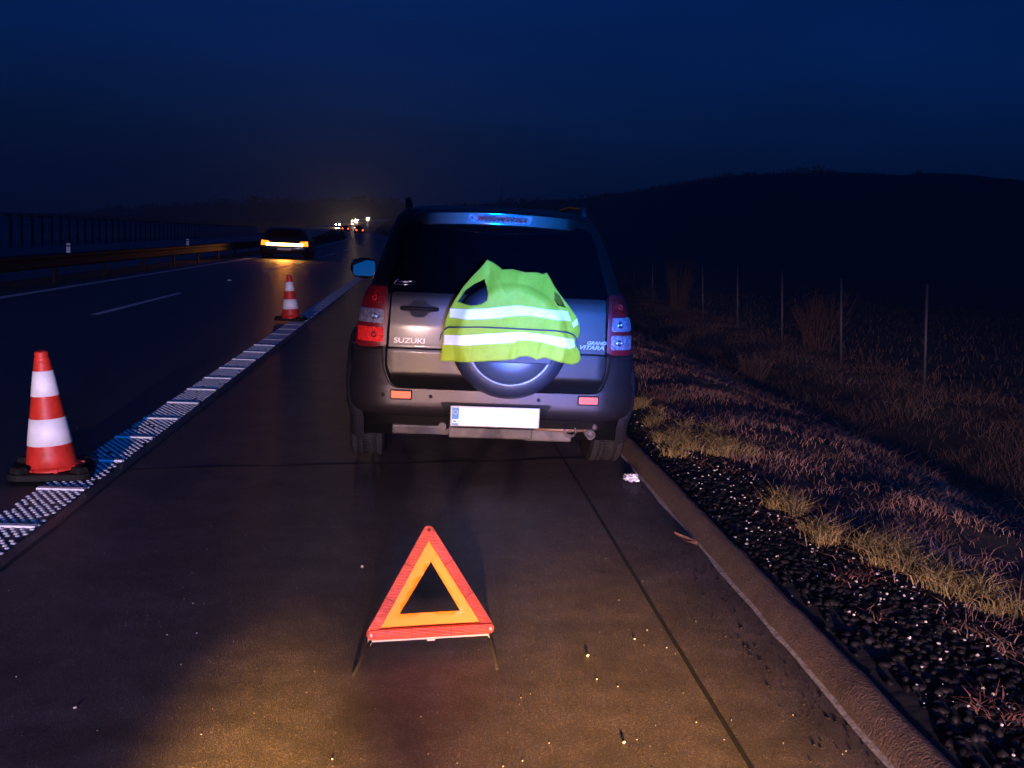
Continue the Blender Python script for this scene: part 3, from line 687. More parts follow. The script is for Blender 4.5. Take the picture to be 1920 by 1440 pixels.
#        z     w     yr    yf    rr    rf
STN = [(0.30, 0.80, 0.14, 4.02, 0.22, 0.25), (0.40, 0.835, 0.10, 4.12, 0.24, 0.28), (0.55, 0.845, 0.10, 4.17, 0.25, 0.30), (0.755, 0.836, 0.10, 4.15, 0.24, 0.30), (0.785, 0.834, 0.10, 4.15, 0.155, 0.30), (0.90, 0.815, 0.105, 4.05, 0.14, 0.30),
       (0.96, 0.805, 0.11, 3.85, 0.14, 0.30), (1.02, 0.79, 0.115, 3.45, 0.14, 0.26), (1.07, 0.78, 0.125, 3.18, 0.14, 0.22), (1.12, 0.768, 0.145, 3.02, 0.14, 0.2), (1.20, 0.748, 0.19, 2.88, 0.14, 0.2), (1.35, 0.70, 0.29, 2.62, 0.14, 0.2),
       (1.48, 0.655, 0.385, 2.40, 0.14, 0.2), (1.55, 0.625, 0.44, 2.27, 0.14, 0.2), (1.595, 0.585, 0.51, 2.10, 0.14, 0.2), (1.62, 0.50, 0.62, 1.95, 0.14, 0.2), (1.635, 0.36, 0.80, 1.75, 0.12, 0.15), (1.64, 0.12, 1.10, 1.45, 0.05, 0.05)]
sz = np.array([s[0] for s in STN]); sv = np.array([s[1:] for s in STN])
def st(z): return [float(np.interp(z, sz, sv[:, k])) for k in range(5)]
def bulge(y, z): return 0.028 * (math.exp(-((y - 0.74) / 0.42) ** 2) + math.exp(-((y - 3.36) / 0.42) ** 2)) * max(0.0, min(1.0, (1.0 - z) / 0.3)) * (1 if z < 1.0 else 0)
KR = 0.05
def rear_pt(s, z):
    """Point of the body surface at arc length s from the centre of the tail, height z; runs round the corner onto the side."""
    wd, yr, yf, rr, rf = st(z); sg = 1 if s >= 0 else -1; a = abs(s); f = wd - rr
    if a <= f: return Vector((sg * a, yr + KR * a * a, z))
    yc = yr + KR * f * f + rr; L = rr * PI / 2
    if a <= f + L:
        th = (a - f) / rr; return Vector((sg * (f + rr * math.sin(th)), yc - rr * math.cos(th), z))
    y = yc + (a - f - L); return Vector((sg * (wd + bulge(y, z)), y, z))
def rear_n(s, z):
    e = 0.004; a = rear_pt(s + e, z) - rear_pt(s - e, z); b_ = rear_pt(s, z + e) - rear_pt(s, z - e); n = a.cross(b_); n.normalize(); return n
def RP(off):
    """Mapping for a plate on the tail: off is a number or a function (s, z)."""
    def fn(s, z, h):
        o = off(s, z) if callable(off) else off
        return rear_pt(s, z) + rear_n(s, z) * (o + h)
    return fn
def side_pt(sg, off):
    def fn(y, z, h):
        wd = st(z)[0] + bulge(y, z); e = 0.004; dz = (st(z + e)[0] + bulge(y, z + e) - st(z - e)[0] - bulge(y, z - e)) / (2 * e)
        n = Vector((1, 0, -dz)).normalized(); p = Vector((wd, y, z)) + n * (off + h); return (sg * p.x, p.y, p.z)
    return fn
def front_pt(off):
    def fn(s, z, h):
        wd, yr, yf, rr, rf = st(z); e = 0.004
        def P(s, z):
            wd, yr, yf, rr, rf = st(z); a = abs(s); sg = 1 if s >= 0 else -1; f = wd - rf
            if a <= f: return Vector((s, yf - 0.05 * a * a, z))
            th = min((a - f) / rf, PI / 2); return Vector((sg * (f + rf * math.sin(th)), yf - 0.05 * f * f - rf + rf * math.cos(th), z))
        n = (P(s, z + e) - P(s, z - e)).cross(P(s + e, z) - P(s - e, z)).normalized()
        return P(s, z) + n * (off + h)
    return fn
# body shell: stacked plan outlines, wheel arches left open
zs = sorted(set(np.round(np.concatenate([np.arange(0.30, 1.12, 0.03), np.arange(1.12, 1.64, 0.03), sz]), 4)))
def loop(z):
    wd, yr, yf, rr, rf = st(z); half = []
    f = wd - rr
    for k in range(9): half.append(rear_pt(f * k / 8, z))
    for k in range(1, 9): half.append(rear_pt(f + rr * PI / 2 * k / 8, z))
    y0 = half[-1].y; y1 = yf - 0.05 * (wd - rf) ** 2 - rf
    for k in range(1, 101): y = y0 + (y1 - y0) * k / 100; half.append(Vector((wd + bulge(y, z), y, z)))
    for k in range(1, 9): th = PI / 2 * (1 - k / 8); half.append(Vector((wd - rf + rf * math.sin(th), y1 + rf * math.cos(th), z)))
    for k in range(1, 9): x = (wd - rf) * (1 - k / 8); half.append(Vector((x, yf - 0.05 * x * x, z)))
    return half + [Vector((-p.x, p.y, p.z)) for p in half[-2:0:-1]]
vs = []; fs = []
for z in zs: vs += loop(z)
n = len(loop(0.5))
ARCH = ((0.74, 0.37), (3.36, 0.37))
for i in range(len(zs) - 1):
    for k in range(n):
        q = (k + 1) % n; f = (i * n + k, i * n + q, (i + 1) * n + q, (i + 1) * n + k)
        c = sum((vs[j] for j in f), Vector()) / 4
        if abs(c.x) > 0.6 and any((c.y - ay) ** 2 + (c.z - az) ** 2 < 0.41 ** 2 for ay, az in ARCH): continue
        fs.append(f)
fs.append(tuple((len(zs) - 1) * n + k for k in range(n))); fs.append(tuple(range(n))[::-1])
body = MB().add(vs, fs, True).build('body', A['car_paint'], car)
es = body.modifiers.new('edge', 'EDGE_SPLIT'); es.split_angle = rad(40)
# flares and wells
for ay, az in ARCH:
    for sg in (-1, 1):
        mb = MB(); prof = [(0.400, -0.06), (0.405, 0.035), (0.425, 0.048), (0.455, 0.040), (0.475, 0.010), (0.480, -0.03)]
        V = []; F = []; N = 40
        for k in range(N + 1):
            th = rad(-22) + rad(224) * k / N
            for r_, dx in prof:
                y = ay + r_ * math.cos(th); z = az + r_ * math.sin(th); xx = st(max(0.31, z))[0] + bulge(y, z) + dx; V.append((sg * xx, y, z))
        m_ = len(prof)
        for k in range(N):
            for j in range(m_ - 1):
                f = (k * m_ + j, k * m_ + j + 1, (k + 1) * m_ + j + 1, (k + 1) * m_ + j); F.append(f if sg < 0 else f[::-1])
        mb.add(V, F, True).build('wheel_flare', A['flare'], car)
        V = []; F = []
        for k in range(25):
            th = rad(-25) + rad(230) * k / 24
            V += [(sg * 0.50, ay + 0.405 * math.cos(th), az + 0.405 * math.sin(th)), (sg * 0.845, ay + 0.405 * math.cos(th), az + 0.405 * math.sin(th))]
            if k: F.append((2 * k - 2, 2 * k - 1, 2 * k + 1, 2 * k))
        F.append(tuple(range(0, 50, 2)))
        MB().add(V, F).build('wheel_well', A['seal'], car)
# wheels with block tread
def make_wheel(parent, loc, sg):
    t = bpy.data.objects.new('wheel', None); COL.objects.link(t); t.parent = parent; t.location = loc
    prof = [(0.20, -0.100), (0.24, -0.108), (0.30, -0.113), (0.335, -0.108), (0.352, -0.096)]
    lug = [(0.360, -0.09), (0.362, -0.062), (0.362, -0.058), (0.362, -0.028), (0.362, -0.023), (0.362, 0.023), (0.362, 0.028), (0.362, 0.058), (0.362, 0.062), (0.360, 0.09)]
    prof2 = prof + lug + [(r_, -x) for r_, x in prof[::-1]]
    N = 168; V = []; F = []
    for k in range(N):
        th = 2 * PI * k / N
        for j, (r_, x) in enumerate(prof2):
            r2 = r_
            if 5 <= j <= 14:
                row = [0, 0, 9, 1, 9, 2, 2, 9, 3, 9, 4, 4][min(j - 5, 11)] if False else (j - 5)
                g = (k + (1 if (j - 5) in (3, 4, 5, 6) else 0) * 1) % 2
                if g == 0: r2 -= 0.011
                if j in (7, 9, 12) and g != 0: r2 -= 0.009
            V.append((x, r2 * math.cos(th), r2 * math.sin(th)))
    m_ = len(prof2)
    for k in range(N):
        q = (k + 1) % N
        for j in range(m_ - 1): F.append((k * m_ + j, k * m_ + j + 1, q * m_ + j + 1, q * m_ + j))
    MB().add(V, F).build('tyre', A['rubber'], t)
    RX = Matrix.Rotation(rad(90) * sg, 4, 'Y')
    rim = MB().lathe([(0.205, -0.10), (0.205, 0.085), (0.215, 0.098), (0.20, 0.09), (0.185, 0.05), (0.06, 0.035), (0.05, 0.05), (0.0, 0.05)], 40, RX)
    for k in range(5):
        a = 2 * PI * k / 5; c = RX @ Vector((math.cos(a) * 0.12, math.sin(a) * 0.12, 0.062)); 
        mb2 = [RX @ Vector((math.cos(a) * r_ - math.sin(a) * wv, math.sin(a) * r_ + math.cos(a) * wv, zz)) for r_, wv, zz in ((0.04, -0.03, 0.06), (0.04, 0.03, 0.06), (0.20, 0.022, 0.085), (0.20, -0.022, 0.085))]
        rim.add(mb2, [(0, 1, 2, 3)])
    rim.build('rim', A['metal_dirty'], t)
for ay, az in ARCH:
    for sg in (-1, 1): make_wheel(car, (sg * 0.77, ay, 0.362), sg)
# tailgate: dark seal behind, lower metal door, glass
gate_out = rpoly([(-0.628, 1.09), (-0.644, 0.66), (-0.60, 0.562), (0.615, 0.562), (0.658, 0.66), (0.648, 1.09)], [0.02, 0.25, 0.09, 0.09, 0.25, 0.02], 6)[::-1]
seal = rpoly([(-0.640, 1.115), (-0.664, 0.65), (-0.615, 0.528), (0.63, 0.528), (0.678, 0.65), (0.662, 1.115)], [0.02, 0.25, 0.1, 0.1, 0.25, 0.02], 6)[::-1]
patch(seal, RP(0.006), 0.05, 0.004, flip=True).build('door_seal', A['seal'], car)
def gate_off(s, z):
    o = 0.028 + 0.003 * math.exp(-((z - 0.92) / 0.16) ** 2)
    if z < 0.768: o += 0.006 - 0.034 * max(0, (0.612 - z) / 0.055)
    return o
tg = patch(gate_out, RP(gate_off), 0.0155, 0.02, flip=True).build('tailgate', A['car_paint'], car)
crease = [(-0.644, 0.764), (0.660, 0.764), (0.660, 0.773), (-0.644, 0.773)]
patch(crease, RP(lambda s, z: gate_off(s, 0.775) + 0.004), 0.05, 0.004, flip=False).build('shut_line', A['seal'], tg)
gl = rpoly([(-0.665, 1.085), (0.672, 1.095), (0.585, 1.485), (0.50, 1.522), (-0.49, 1.522), (-0.575, 1.485)], [0.03, 0.03, 0.04, 0.03, 0.03, 0.04])
patch(gl, RP(0.010), 0.05, 0.012, flip=False).build('rear_window', A['glass'], car)
# spoiler with high brake lamp
V = []; F = []; sec = [(0.72, 1.634), (0.44, 1.612), (0.370, 1.600), (0.345, 1.590), (0.346, 1.522), (0.366, 1.512), (0.46, 1.515), (0.62, 1.56)]
N = 28
for k in range(N + 1):
    x = -0.535 + 1.07 * k / N; t = abs(x) / 0.535
    for y, z in sec: V.append((x, y + 0.07 * t * t + 0.06 * max(0, t - 0.85) / 0.15, z - 0.022 * t * t - 0.02 * max(0, t - 0.9) / 0.1))
m_ = len(sec)
F = [(k * m_ + j, (k + 1) * m_ + j, (k + 1) * m_ + j + 1, k * m_ + j + 1) for k in range(N) for j in range(m_ - 1)] + [tuple(range(m_)), tuple(N * m_ + j for j in range(m_))[::-1]]
sp = MB().add(V, F, True).build('spoiler', A['car_paint'], car); sp.modifiers.new('edge', 'EDGE_SPLIT').split_angle = rad(38)
def brake_fn(a, b_, h): return (a, 0.336 + 0.07 * (a / 0.535) ** 2 + (1.585 - b_) * 0.14 - h * 0.9, b_ - 0.022 * (a / 0.535) ** 2)
bh = patch(rpoly([(-0.185, 1.582), (0.205, 1.582), (0.19, 1.532), (-0.195, 1.532)], 0.012), brake_fn, 0.04, 0.02, flip=True).build('brake_lamp', A['clear_lens'], car)
def brake_fn2(a, b_, h): p = brake_fn(a, b_, h + 0.003); return p
patch(rpoly([(-0.13, 1.571), (0.18, 1.571), (0.175, 1.543), (-0.13, 1.543)], 0.008), brake_fn2, 0.04, 0.003, flip=True).build('lens', A['red_lens'], bh)
MB().lathe([(0.007, 0), (0.006, 0.004), (0, 0.004)], 12, Matrix.Translation((-0.165, 0.341, 1.558)) @ Matrix.Rotation(rad(90), 4, 'X')).build('screw', A['seal'], bh)
# bumper: full width below, horns up to the lamps at both corners
bump = rpoly([(-1.02, 0.372), (-0.62, 0.355), (0.62, 0.355), (1.02, 0.372), (1.10, 0.77), (0.695, 0.772), (0.682, 0.64), (0.635, 0.529), (-0.62, 0.529), (-0.668, 0.64), (-0.680, 0.772), (-1.10, 0.77)],
             [0.06, 0.1, 0.1, 0.06, 0.02, 0.01, 0.22, 0.10, 0.10, 0.22, 0.01, 0.02], 7)
def bump_off(s, z):
    a = abs(s)
    o = 0.046 if z > 0.44 else 0.046 - 0.045 * ((0.44 - z) / 0.085) ** 2
    if z > 0.535: o -= 0.014 * min(1, (z - 0.535) / 0.05)
    return o
bp = patch(bump, RP(bump_off), 0.022, 0.045, flip=False).build('bumper', A['bumper'], car)
rec = rpoly([(-0.325, 0.458), (0.345, 0.458), (0.315, 0.405), (0.315, 0.36), (-0.295, 0.36), (-0.295, 0.405)], 0.015)
patch(rec, RP(lambda s, z: bump_off(s, z) + 0.003), 0.03, 0.003, flip=True).build('plate_recess', A['trim'], bp)
for x in (-0.655, -0.38, 0.265, 0.665):
    MB().lathe([(0.011, -0.004), (0.011, 0.003), (0.008, 0.005), (0, 0.005)], 16, Matrix.Translation(rear_pt(x, 0.487) + rear_n(x, 0.487) * 0.047) @ Matrix.Rotation(rad(90), 4, 'X')).build('parking_sensor', A['trim'], bp)
for x0, x1 in ((-0.612, -0.498), (0.508, 0.620)):
    zc = 0.492
    fr = patch(rpoly([(x0 - 0.008, zc - 0.031), (x1 + 0.008, zc - 0.031), (x1 + 0.008, zc + 0.031), (x0 - 0.008, zc + 0.031)], 0.008), RP(lambda s, z: bump_off(s, z) + 0.004), 0.03, 0.004, flip=False).build('rear_reflector', A['trim'], bp)
    patch(rpoly([(x0, zc - 0.021), (x1, zc - 0.021), (x1, zc + 0.021), (x0, zc + 0.021)], 0.005), RP(lambda s, z: bump_off(s, z) + 0.010), 0.03, 0.006, flip=False).build('lens', A['orange_refl'], fr)
# lamp clusters
for sg in (-1, 1):
    def q(pts, r=0.014): 
        p = rpoly([(sg * a, b_) for a, b_ in pts], r); return p if sg > 0 else p[::-1]
    x0 = 0.668 if sg > 0 else 0.655
    hs = patch(q([(x0, 0.778), (0.87, 0.782), (0.885, 0.93), (0.84, 1.06), (0.775, 1.125), (x0, 1.118)], 0.02), RP(0.022), 0.02, 0.03, flip=False).build('tail_lamp', A['dark_red'], car)
    def off(extra):
        def f(s, z): return 0.022 + extra
        return f
    r1 = patch(q([(x0 + 0.020, 1.010), (0.832, 1.010), (0.81, 1.062), (0.765, 1.112), (x0 + 0.020, 1.108)], 0.012), RP(0.030), 0.018, 0.008, flip=False).build('brake_lens', A['red_lens'], hs)
    r2 = patch(q([(x0 + 0.020, 0.908), (0.846, 0.908), (0.838, 0.990), (x0 + 0.020, 0.990)], 0.014), RP(0.030), 0.018, 0.008, flip=False).build('indicator_lens', A['clear_lens'], hs)
    r3 = patch(q([(x0 + 0.020, 0.800), (0.828, 0.800), (0.836, 0.886), (x0 + 0.020, 0.886)], 0.014), RP(0.030), 0.018, 0.008, flip=False).build('fog_lens' if sg < 0 else 'reverse_lens', A['red_glow'] if sg < 0 else A['clear_lens'], hs)
    for lens, zc, mt in ((r1, 1.052, A['red_glow']), (r2, 0.948, A['chrome']), (r3, 0.842, A['dark_red'] if sg < 0 else A['chrome'])):
        sc_ = sg * (x0 + 0.068); c = rear_pt(sc_, zc) + rear_n(sc_, zc) * 0.031; nn = rear_n(sc_, zc); qd = nn.to_track_quat('Z', 'Y').to_matrix().to_4x4()
        mb = MB()
        ring = [(0.014 + 0.005 * math.cos(2 * PI * k / 8), 0.003 * math.sin(2 * PI * k / 8)) for k in range(9)]
        mb.lathe(ring, 20, Matrix.Translation(c) @ qd); mb.build('bulb_ring', mt, lens)
# plate
pl = MB().box((0, 0, 0), (0.535, 0.014, 0.125)).build('number_plate', A['plate_frame'], car, 0.006, 2, loc=(0.005, 0.012, 0.382))
pl.rotation_euler = (rad(3), 0, 0)
MB().box((0.020, -0.0085, 0.0), (0.47, 0.003, 0.106)).build('plate_face', A['plate'], pl, 0.001, 1)
pb = MB().box((-0.236, -0.0085, 0.0), (0.040, 0.003, 0.106)).build('country_band', A['plate_blue'], pl, 0.001, 1)
mb = MB()
for k in range(12):
    a = 2 * PI * k / 12; mb.lathe([(0.0021, 0.0), (0.0, 0.0005)], 5, Matrix.Translation((-0.236 + 0.0125 * math.cos(a), -0.0101, 0.026 + 0.0125 * math.sin(a))) @ Matrix.Rotation(rad(90), 4, 'X'))
mb.build('stars', A['yellow'], pl)
text_obj('country_letters', 'CZ', 0.030, A['plate'], pl, Matrix.Translation((-0.236, -0.0105, -0.031)) @ Matrix.Rotation(rad(90), 4, 'X'), 0, 0.0004)
# handle
hd = rpoly([(-0.578, 1.015), (-0.52, 1.02), (-0.497, 1.048), (-0.432, 1.05), (-0.405, 1.02), (-0.352, 1.018), (-0.348, 0.992), (-0.405, 0.985), (-0.435, 0.952), (-0.500, 0.952), (-0.525, 0.985), (-0.578, 0.99)], 0.014)[::-1]
hb = patch(hd, RP(lambda s, z: gate_off(s, z) + 0.010), 0.02, 0.012, flip=True).build('door_handle', A['trim'], tg)
MB().tube([rear_pt(s, 1.003) + rear_n(s, 1.003) * (gate_off(s, 1.003) + 0.006 + 0.022 * math.sin(PI * (s + 0.575) / 0.222) ** 0.5) for s in np.linspace(-0.574, -0.354, 14)], 0.0105, 8).build('grip', A['trim'], hb)
# badges
def on_gate(s, z, e=0.002):
    n_ = rear_n(s, z); p = rear_pt(s, z) + n_ * (gate_off(s, z) + e)
    y_ = (rear_pt(s, z + 0.01) - rear_pt(s, z - 0.01)).normalized(); x_ = y_.cross(n_).normalized()
    return Matrix(((x_.x, y_.x, n_.x, p.x), (x_.y, y_.y, n_.y, p.y), (x_.z, y_.z, n_.z, p.z), (0, 0, 0, 1)))
text_obj('badge', 'SUZUKI', 0.042, A['badge'], tg, on_gate(-0.518, 0.812), 0.05, 0.003, 1.30)
text_obj('badge', 'GRAND', 0.028, A['badge'], tg, on_gate(0.600, 0.838), 0.3, 0.003, 1.2)
text_obj('badge', 'VITARA', 0.034, A['badge'], tg, on_gate(0.570, 0.810), 0.3, 0.003, 1.35)
def on_glass(s, z): 
    n_ = rear_n(s, z); p = rear_pt(s, z) + n_ * 0.012
    y_ = (rear_pt(s, z + 0.01) - rear_pt(s, z - 0.01)).normalized(); x_ = y_.cross(n_).normalized()
    return Matrix(((x_.x, y_.x, n_.x, p.x), (x_.y, y_.y, n_.y, p.y), (x_.z, y_.z, n_.z, p.z), (0, 0, 0, 1)))
G = on_glass(-0.56, 1.152)
mb = MB(); mb.tube([G @ Vector(p) for p in ((-0.062, -0.012, 0), (-0.045, 0.012, 0.002), (-0.035, 0.016, 0.002), (-0.035, 0.0, 0.002), (0.0, -0.002, 0.002), (0.055, -0.002, 0.002))], 0.0032, 6)
mb.tube([G @ Vector(p) for p in ((-0.02, 0.004, 0.002), (0.03, 0.004, 0.003), (0.062, 0.0, 0.002))], 0.004, 6); mb.tube([G @ Vector(p) for p in ((-0.06, -0.016, 0), (0.06, -0.018, 0))], 0.0022, 6)
mb.build('chrome_script', A['chrome'], car)
# spare wheel cover
SX, SZ = 0.065, 0.855
MC = Matrix.Translation((SX, 0.06, SZ)) @ Matrix.Rotation(rad(90), 4, 'X')      # lathe axis now points to the rear
cov = MB().lathe([(0.335, 0.0), (0.342, 0.05), (0.346, 0.12), (0.343, 0.175), (0.334, 0.215), (0.318, 0.243), (0.295, 0.260), (0.268, 0.266), (0.262, 0.266)], 72, MC).build('spare_wheel_cover', A['cover'], car)
MB().lathe([(0.264, 0.2655), (0.252, 0.2705), (0.240, 0.268), (0.232, 0.255)], 72, MC).build('ring', A['dish'], cov)
MB().lathe([(0.236, 0.256), (0.215, 0.236), (0.17, 0.218), (0.10, 0.207), (0.0, 0.203)], 64, MC).build('dish', A['dish'], cov)
band = []
for k in range(41):
    th = rad(-27) + rad(234) * k / 40; band.append((0.262 * math.cos(th), 0.262 * math.sin(th)))
bmb = MB(); nn_ = len(band)
bmb.add([MC @ Vector((x, y, 0.262)) for x, y in band] + [MC @ Vector((x, y, 0.272)) for x, y in band] + [MC @ Vector((x * 0.97, y * 0.97 + 0.002, 0.276)) for x, y in band],
        [tuple(range(2 * nn_, 3 * nn_))] + [(i, (i + 1) % nn_, nn_ + (i + 1) % nn_, nn_ + i) for i in range(nn_)] + [(nn_ + i, nn_ + (i + 1) % nn_, 2 * nn_ + (i + 1) % nn_, 2 * nn_ + i) for i in range(nn_)])
bmb.build('upper_plate', A['cover'], cov)
# underbody
MB().tube([(-0.62, 0.78, 0.33), (0.62, 0.78, 0.33)], 0.045, 12).lathe([(0.0, -0.12), (0.10, -0.08), (0.13, 0), (0.10, 0.08), (0.0, 0.12)], 20, Matrix.Translation((0.05, 0.78, 0.33))).build('rear_axle', A['metal_dirty'], car)
MB().box((-0.42, 0.34, 0.245), (0.38, 0.06, 0.060), rx=0.2).box((0.0, 0.32, 0.232), (0.52, 0.05, 0.065)).box((0.36, 0.34, 0.225), (0.30, 0.06, 0.07)).build('tow_beam', A['metal_dirty'], car, 0.01, 2)
MB().box((0, 0.95, 0.36), (1.0, 0.9, 0.12)).build('fuel_tank', A['trim'], car, 0.02, 2)
for sg in (-1, 1):
    MB().tube([(sg * 0.52, 0.52, 0.235), (sg * 0.52, 0.78, 0.27), (sg * 0.5, 1.4, 0.36)], 0.025, 8).lathe([(0.0, -0.035), (0.045, -0.03), (0.05, 0.0), (0.045, 0.03), (0.0, 0.035)], 16, Matrix.Translation((sg * 0.535, 0.50, 0.24)) @ Matrix.Rotation(rad(90), 4, 'Y')).build('trailing_arm', A['metal_dirty'], car)
    MB().tube([(sg * 0.44, 0.55, 0.30), (sg * 0.46, 0.5, 0.52)], 0.03, 10).build('damper', A['trim'], car)
MB().tube([(-0.305, 0.10, 0.300), (-0.305, 0.15, 0.300), (-0.28, 0.26, 0.28)], 0.024, 12).build('tow_socket', A['metal_dirty'], car, 0)
MB().tube([(0.26, 0.20, 0.285), (0.44, 0.18, 0.290), (0.58, 0.20, 0.295)], [0.008, 0.016, 0.018], 10).build('exhaust_pipe', A['rust'], car)
MB().tube([(0.48 + 0.034 * math.cos(2 * PI * k / 20), 0.155, 0.288 + 0.034 * math.sin(2 * PI * k / 20)) for k in range(20)], 0.007, 8, closed=True).build('tow_ring', A['metal_dirty'], car)
MB().lathe([(0.0, 0.06), (0.024, 0.06), (0.025, 0.0), (0.030, 0.0), (0.030, 0.45)], 20, Matrix.Translation((0.605, 0.14, 0.270)) @ Matrix.Rotation(rad(-88), 4, 'X')).build('tail_pipe', A['metal_dirty'], car)
MB().lathe([(0.0, -0.02), (0.016, -0.014), (0.018, 0.0), (0.012, 0.016), (0.0, 0.02)], 12, Matrix.Translation((0.628, 0.15, 0.318))).build('hanger_rubber', A['metal_dirty'], car)
# sides: doors, windows, handles, mirrors, rails
for sg in (-1, 1):
    def sp_(poly, off, name, mat, rim=0.006, res=0.06, par=car): return patch(poly if sg < 0 else poly, side_pt(sg, off), res, rim, flip=(sg > 0)).build(name, mat, par)
    for y0, y1, nm in ((1.17, 2.06, 'rear_door'), (2.09, 2.93, 'front_door')):
        lo = 0.42; pp = [(y0 + (0.06 if nm == 'rear_door' else 0), lo), (y1, lo), (y1, 1.085), (y0 - 0.03, 1.085)]
        if nm == 'rear_door': pp = [(1.24, lo), (y1, lo), (y1, 1.085), (1.12, 1.085), (1.15, 0.75)]
        dr = sp_(rpoly(pp, 0.03), 0.008, 'door', A['car_paint'], 0.008)
        MB().tube([Vector(side_pt(sg, 0.012)(y0 + 0.08 + 0.02 * k, 0.985, 0.025 * math.sin(PI * k / 8))) for k in range(9)], 0.011, 6).build('handle', A['car_paint'], dr)
        sp_(rpoly([(y0 - 0.01, 1.125), (y1 - 0.02, 1.125), (y1 - (0.05 if nm == 'rear_door' else 0.42), 1.50), (y0 + 0.02, 1.50)], 0.03), 0.006, 'side_window', A['glass'], 0.006)
    sp_(rpoly([(0.52, 1.14), (1.10, 1.125), (1.13, 1.49), (0.70, 1.49)], 0.04), 0.006, 'side_window', A['glass'], 0.006)
    mr = MB().lathe([(0.0, -0.055), (0.075, -0.045), (0.105, -0.005), (0.104, 0.012)], 28, Matrix.Diagonal((1.08, 1, 0.80, 1)) @ Matrix.Rotation(rad(90), 4, 'X')).build('door_mirror', A['trim'], car, loc=(sg * 0.935, 2.72, 1.142))
    pm = rpoly([(-0.098, -0.072), (0.098, -0.072), (0.098, 0.072), (-0.098, 0.072)], 0.035)
    slab_xz(pm, -0.030, 0.025).build('mirror_shell', A['trim'], mr, 0.008, 2)
    gm = slab_xz([(x * 0.90, z * 0.88) for x, z in pm], -0.003, 0.0).build('mirror_glass', A['mirror'], mr, loc=(0, -0.034, 0)); gm.rotation_euler = (rad(-7), 0, rad(sg * 3))
    MB().box((-sg * 0.10, 0.01, -0.045), (0.09, 0.05, 0.05)).build('mirror_arm', A['trim'], mr, 0.01, 1)
    MB().tube([(sg * 0.56, 0.62, 1.60), (sg * 0.565, 0.72, 1.655), (sg * 0.57, 1.4, 1.675), (sg * 0.57, 2.0, 1.66), (sg * 0.565, 2.12, 1.60)], 0.017, 8).build('roof_rail', A['trim'], car)
    sp_hl = rpoly([(sg * 0.42, 0.78), (sg * 0.78, 0.76), (sg * 0.82, 0.90), (sg * 0.46, 0.90)], 0.03)
    patch(sp_hl, front_pt(0.01), 0.04, 0.01, flip=(sg > 0)).build('headlamp', A['clear_lens'], car)
patch(rpoly([(-0.38, 0.78), (0.38, 0.78), (0.40, 0.89), (-0.40, 0.89)], 0.03), front_pt(0.008), 0.05, 0.008, flip=True).build('grille', A['trim'], car)
patch(rpoly([(-0.66, 1.13), (0.66, 1.13), (0.54, 1.53), (-0.54, 1.53)], 0.05), front_pt(0.006), 0.06, 0.006, flip=True).build('windscreen', A['glass'], car)
MB().tube([(0.10, 1.95, 1.60), (0.10, 1.82, 1.73), (0.103, 1.66, 1.86)], [0.006, 0.004, 0.0025], 6).build('antenna', A['trim'], car)

# ------------------------------------------------------------------ safety vest pulled over the spare wheel
VO = [(-0.333, 0.725), (-0.326, 0.798), (-0.32, 0.887), (-0.311, 0.963), (-0.291, 1.024), (-0.262, 1.084), (-0.218, 1.155), (-0.17, 1.213), (-0.128, 1.259), (-0.104, 1.288), (-0.087, 1.314), (-0.054, 1.3), (-0.012, 1.273), (-0.002, 1.263), (0.061, 1.267), (0.13, 1.254), (0.2, 1.255), (0.238, 1.246), (0.26, 1.255), (0.281, 1.22), (0.305, 1.177), (0.332, 1.14), (0.36, 1.107), (0.4, 1.061), (0.434, 1.018), (0.456, 0.977), (0.465, 0.943), (0.46, 0.898), (0.439, 0.865), (0.444, 0.84), (0.464, 0.815), (0.48, 0.764), (0.462, 0.744), (0.424, 0.736), (0.378, 0.748), (0.313, 0.764), (0.261, 0.779), (0.242, 0.775), (0.211, 0.764), (0.191, 0.776), (0.152, 0.784), (0.114, 0.779), (0.083, 0.762), (-0.005, 0.753), (-0.132, 0.742), (-0.258, 0.731)]
HL = [(-0.249, 1.072), (-0.217, 1.133), (-0.162, 1.176), (-0.1, 1.209), (-0.086, 1.167), (-0.079, 1.123), (-0.086, 1.088), (-0.113, 1.068), (-0.145, 1.058), (-0.176, 1.055), (-0.214, 1.061)]
HR = [(0.305, 1.155), (0.333, 1.135), (0.357, 1.097), (0.371, 1.065), (0.323, 1.073), (0.301, 1.104)]
S1 = [(-0.291, 1.03), (-0.175, 1.036), (-0.081, 1.045), (0.007, 1.059), (0.095, 1.069), (0.171, 1.063), (0.261, 1.052), (0.324, 1.049), (0.385, 1.044), (0.407, 0.988), (0.321, 0.995), (0.237, 1.007), (0.161, 1.014), (0.094, 1.012), (-0.003, 0.997), (-0.091, 0.986), (-0.185, 0.979), (-0.292, 0.98)]
S2 = [(-0.317, 0.878), (-0.201, 0.888), (-0.075, 0.9), (0.013, 0.909), (0.092, 0.917), (0.102, 0.919), (0.159, 0.917), (0.216, 0.913), (0.293, 0.904), (0.364, 0.894), (0.429, 0.883), (0.437, 0.839), (0.406, 0.83), (0.367, 0.84), (0.296, 0.853), (0.238, 0.867), (0.167, 0.875), (0.094, 0.872), (0.079, 0.858), (-0.035, 0.847), (-0.148, 0.835), (-0.319, 0.822)]
S3 = [(0.412, 0.976), (0.445, 1.005), (0.453, 0.968), (0.422, 0.95)]
CORD = [(-0.345, 0.845), (-0.336, 0.877), (-0.321, 0.909), (-0.297, 0.926), (-0.234, 0.933), (-0.14, 0.938), (-0.013, 0.939), (0.101, 0.937), (0.209, 0.937), (0.305, 0.935), (0.382, 0.927), (0.421, 0.912), (0.44, 0.891), (0.442, 0.872)]
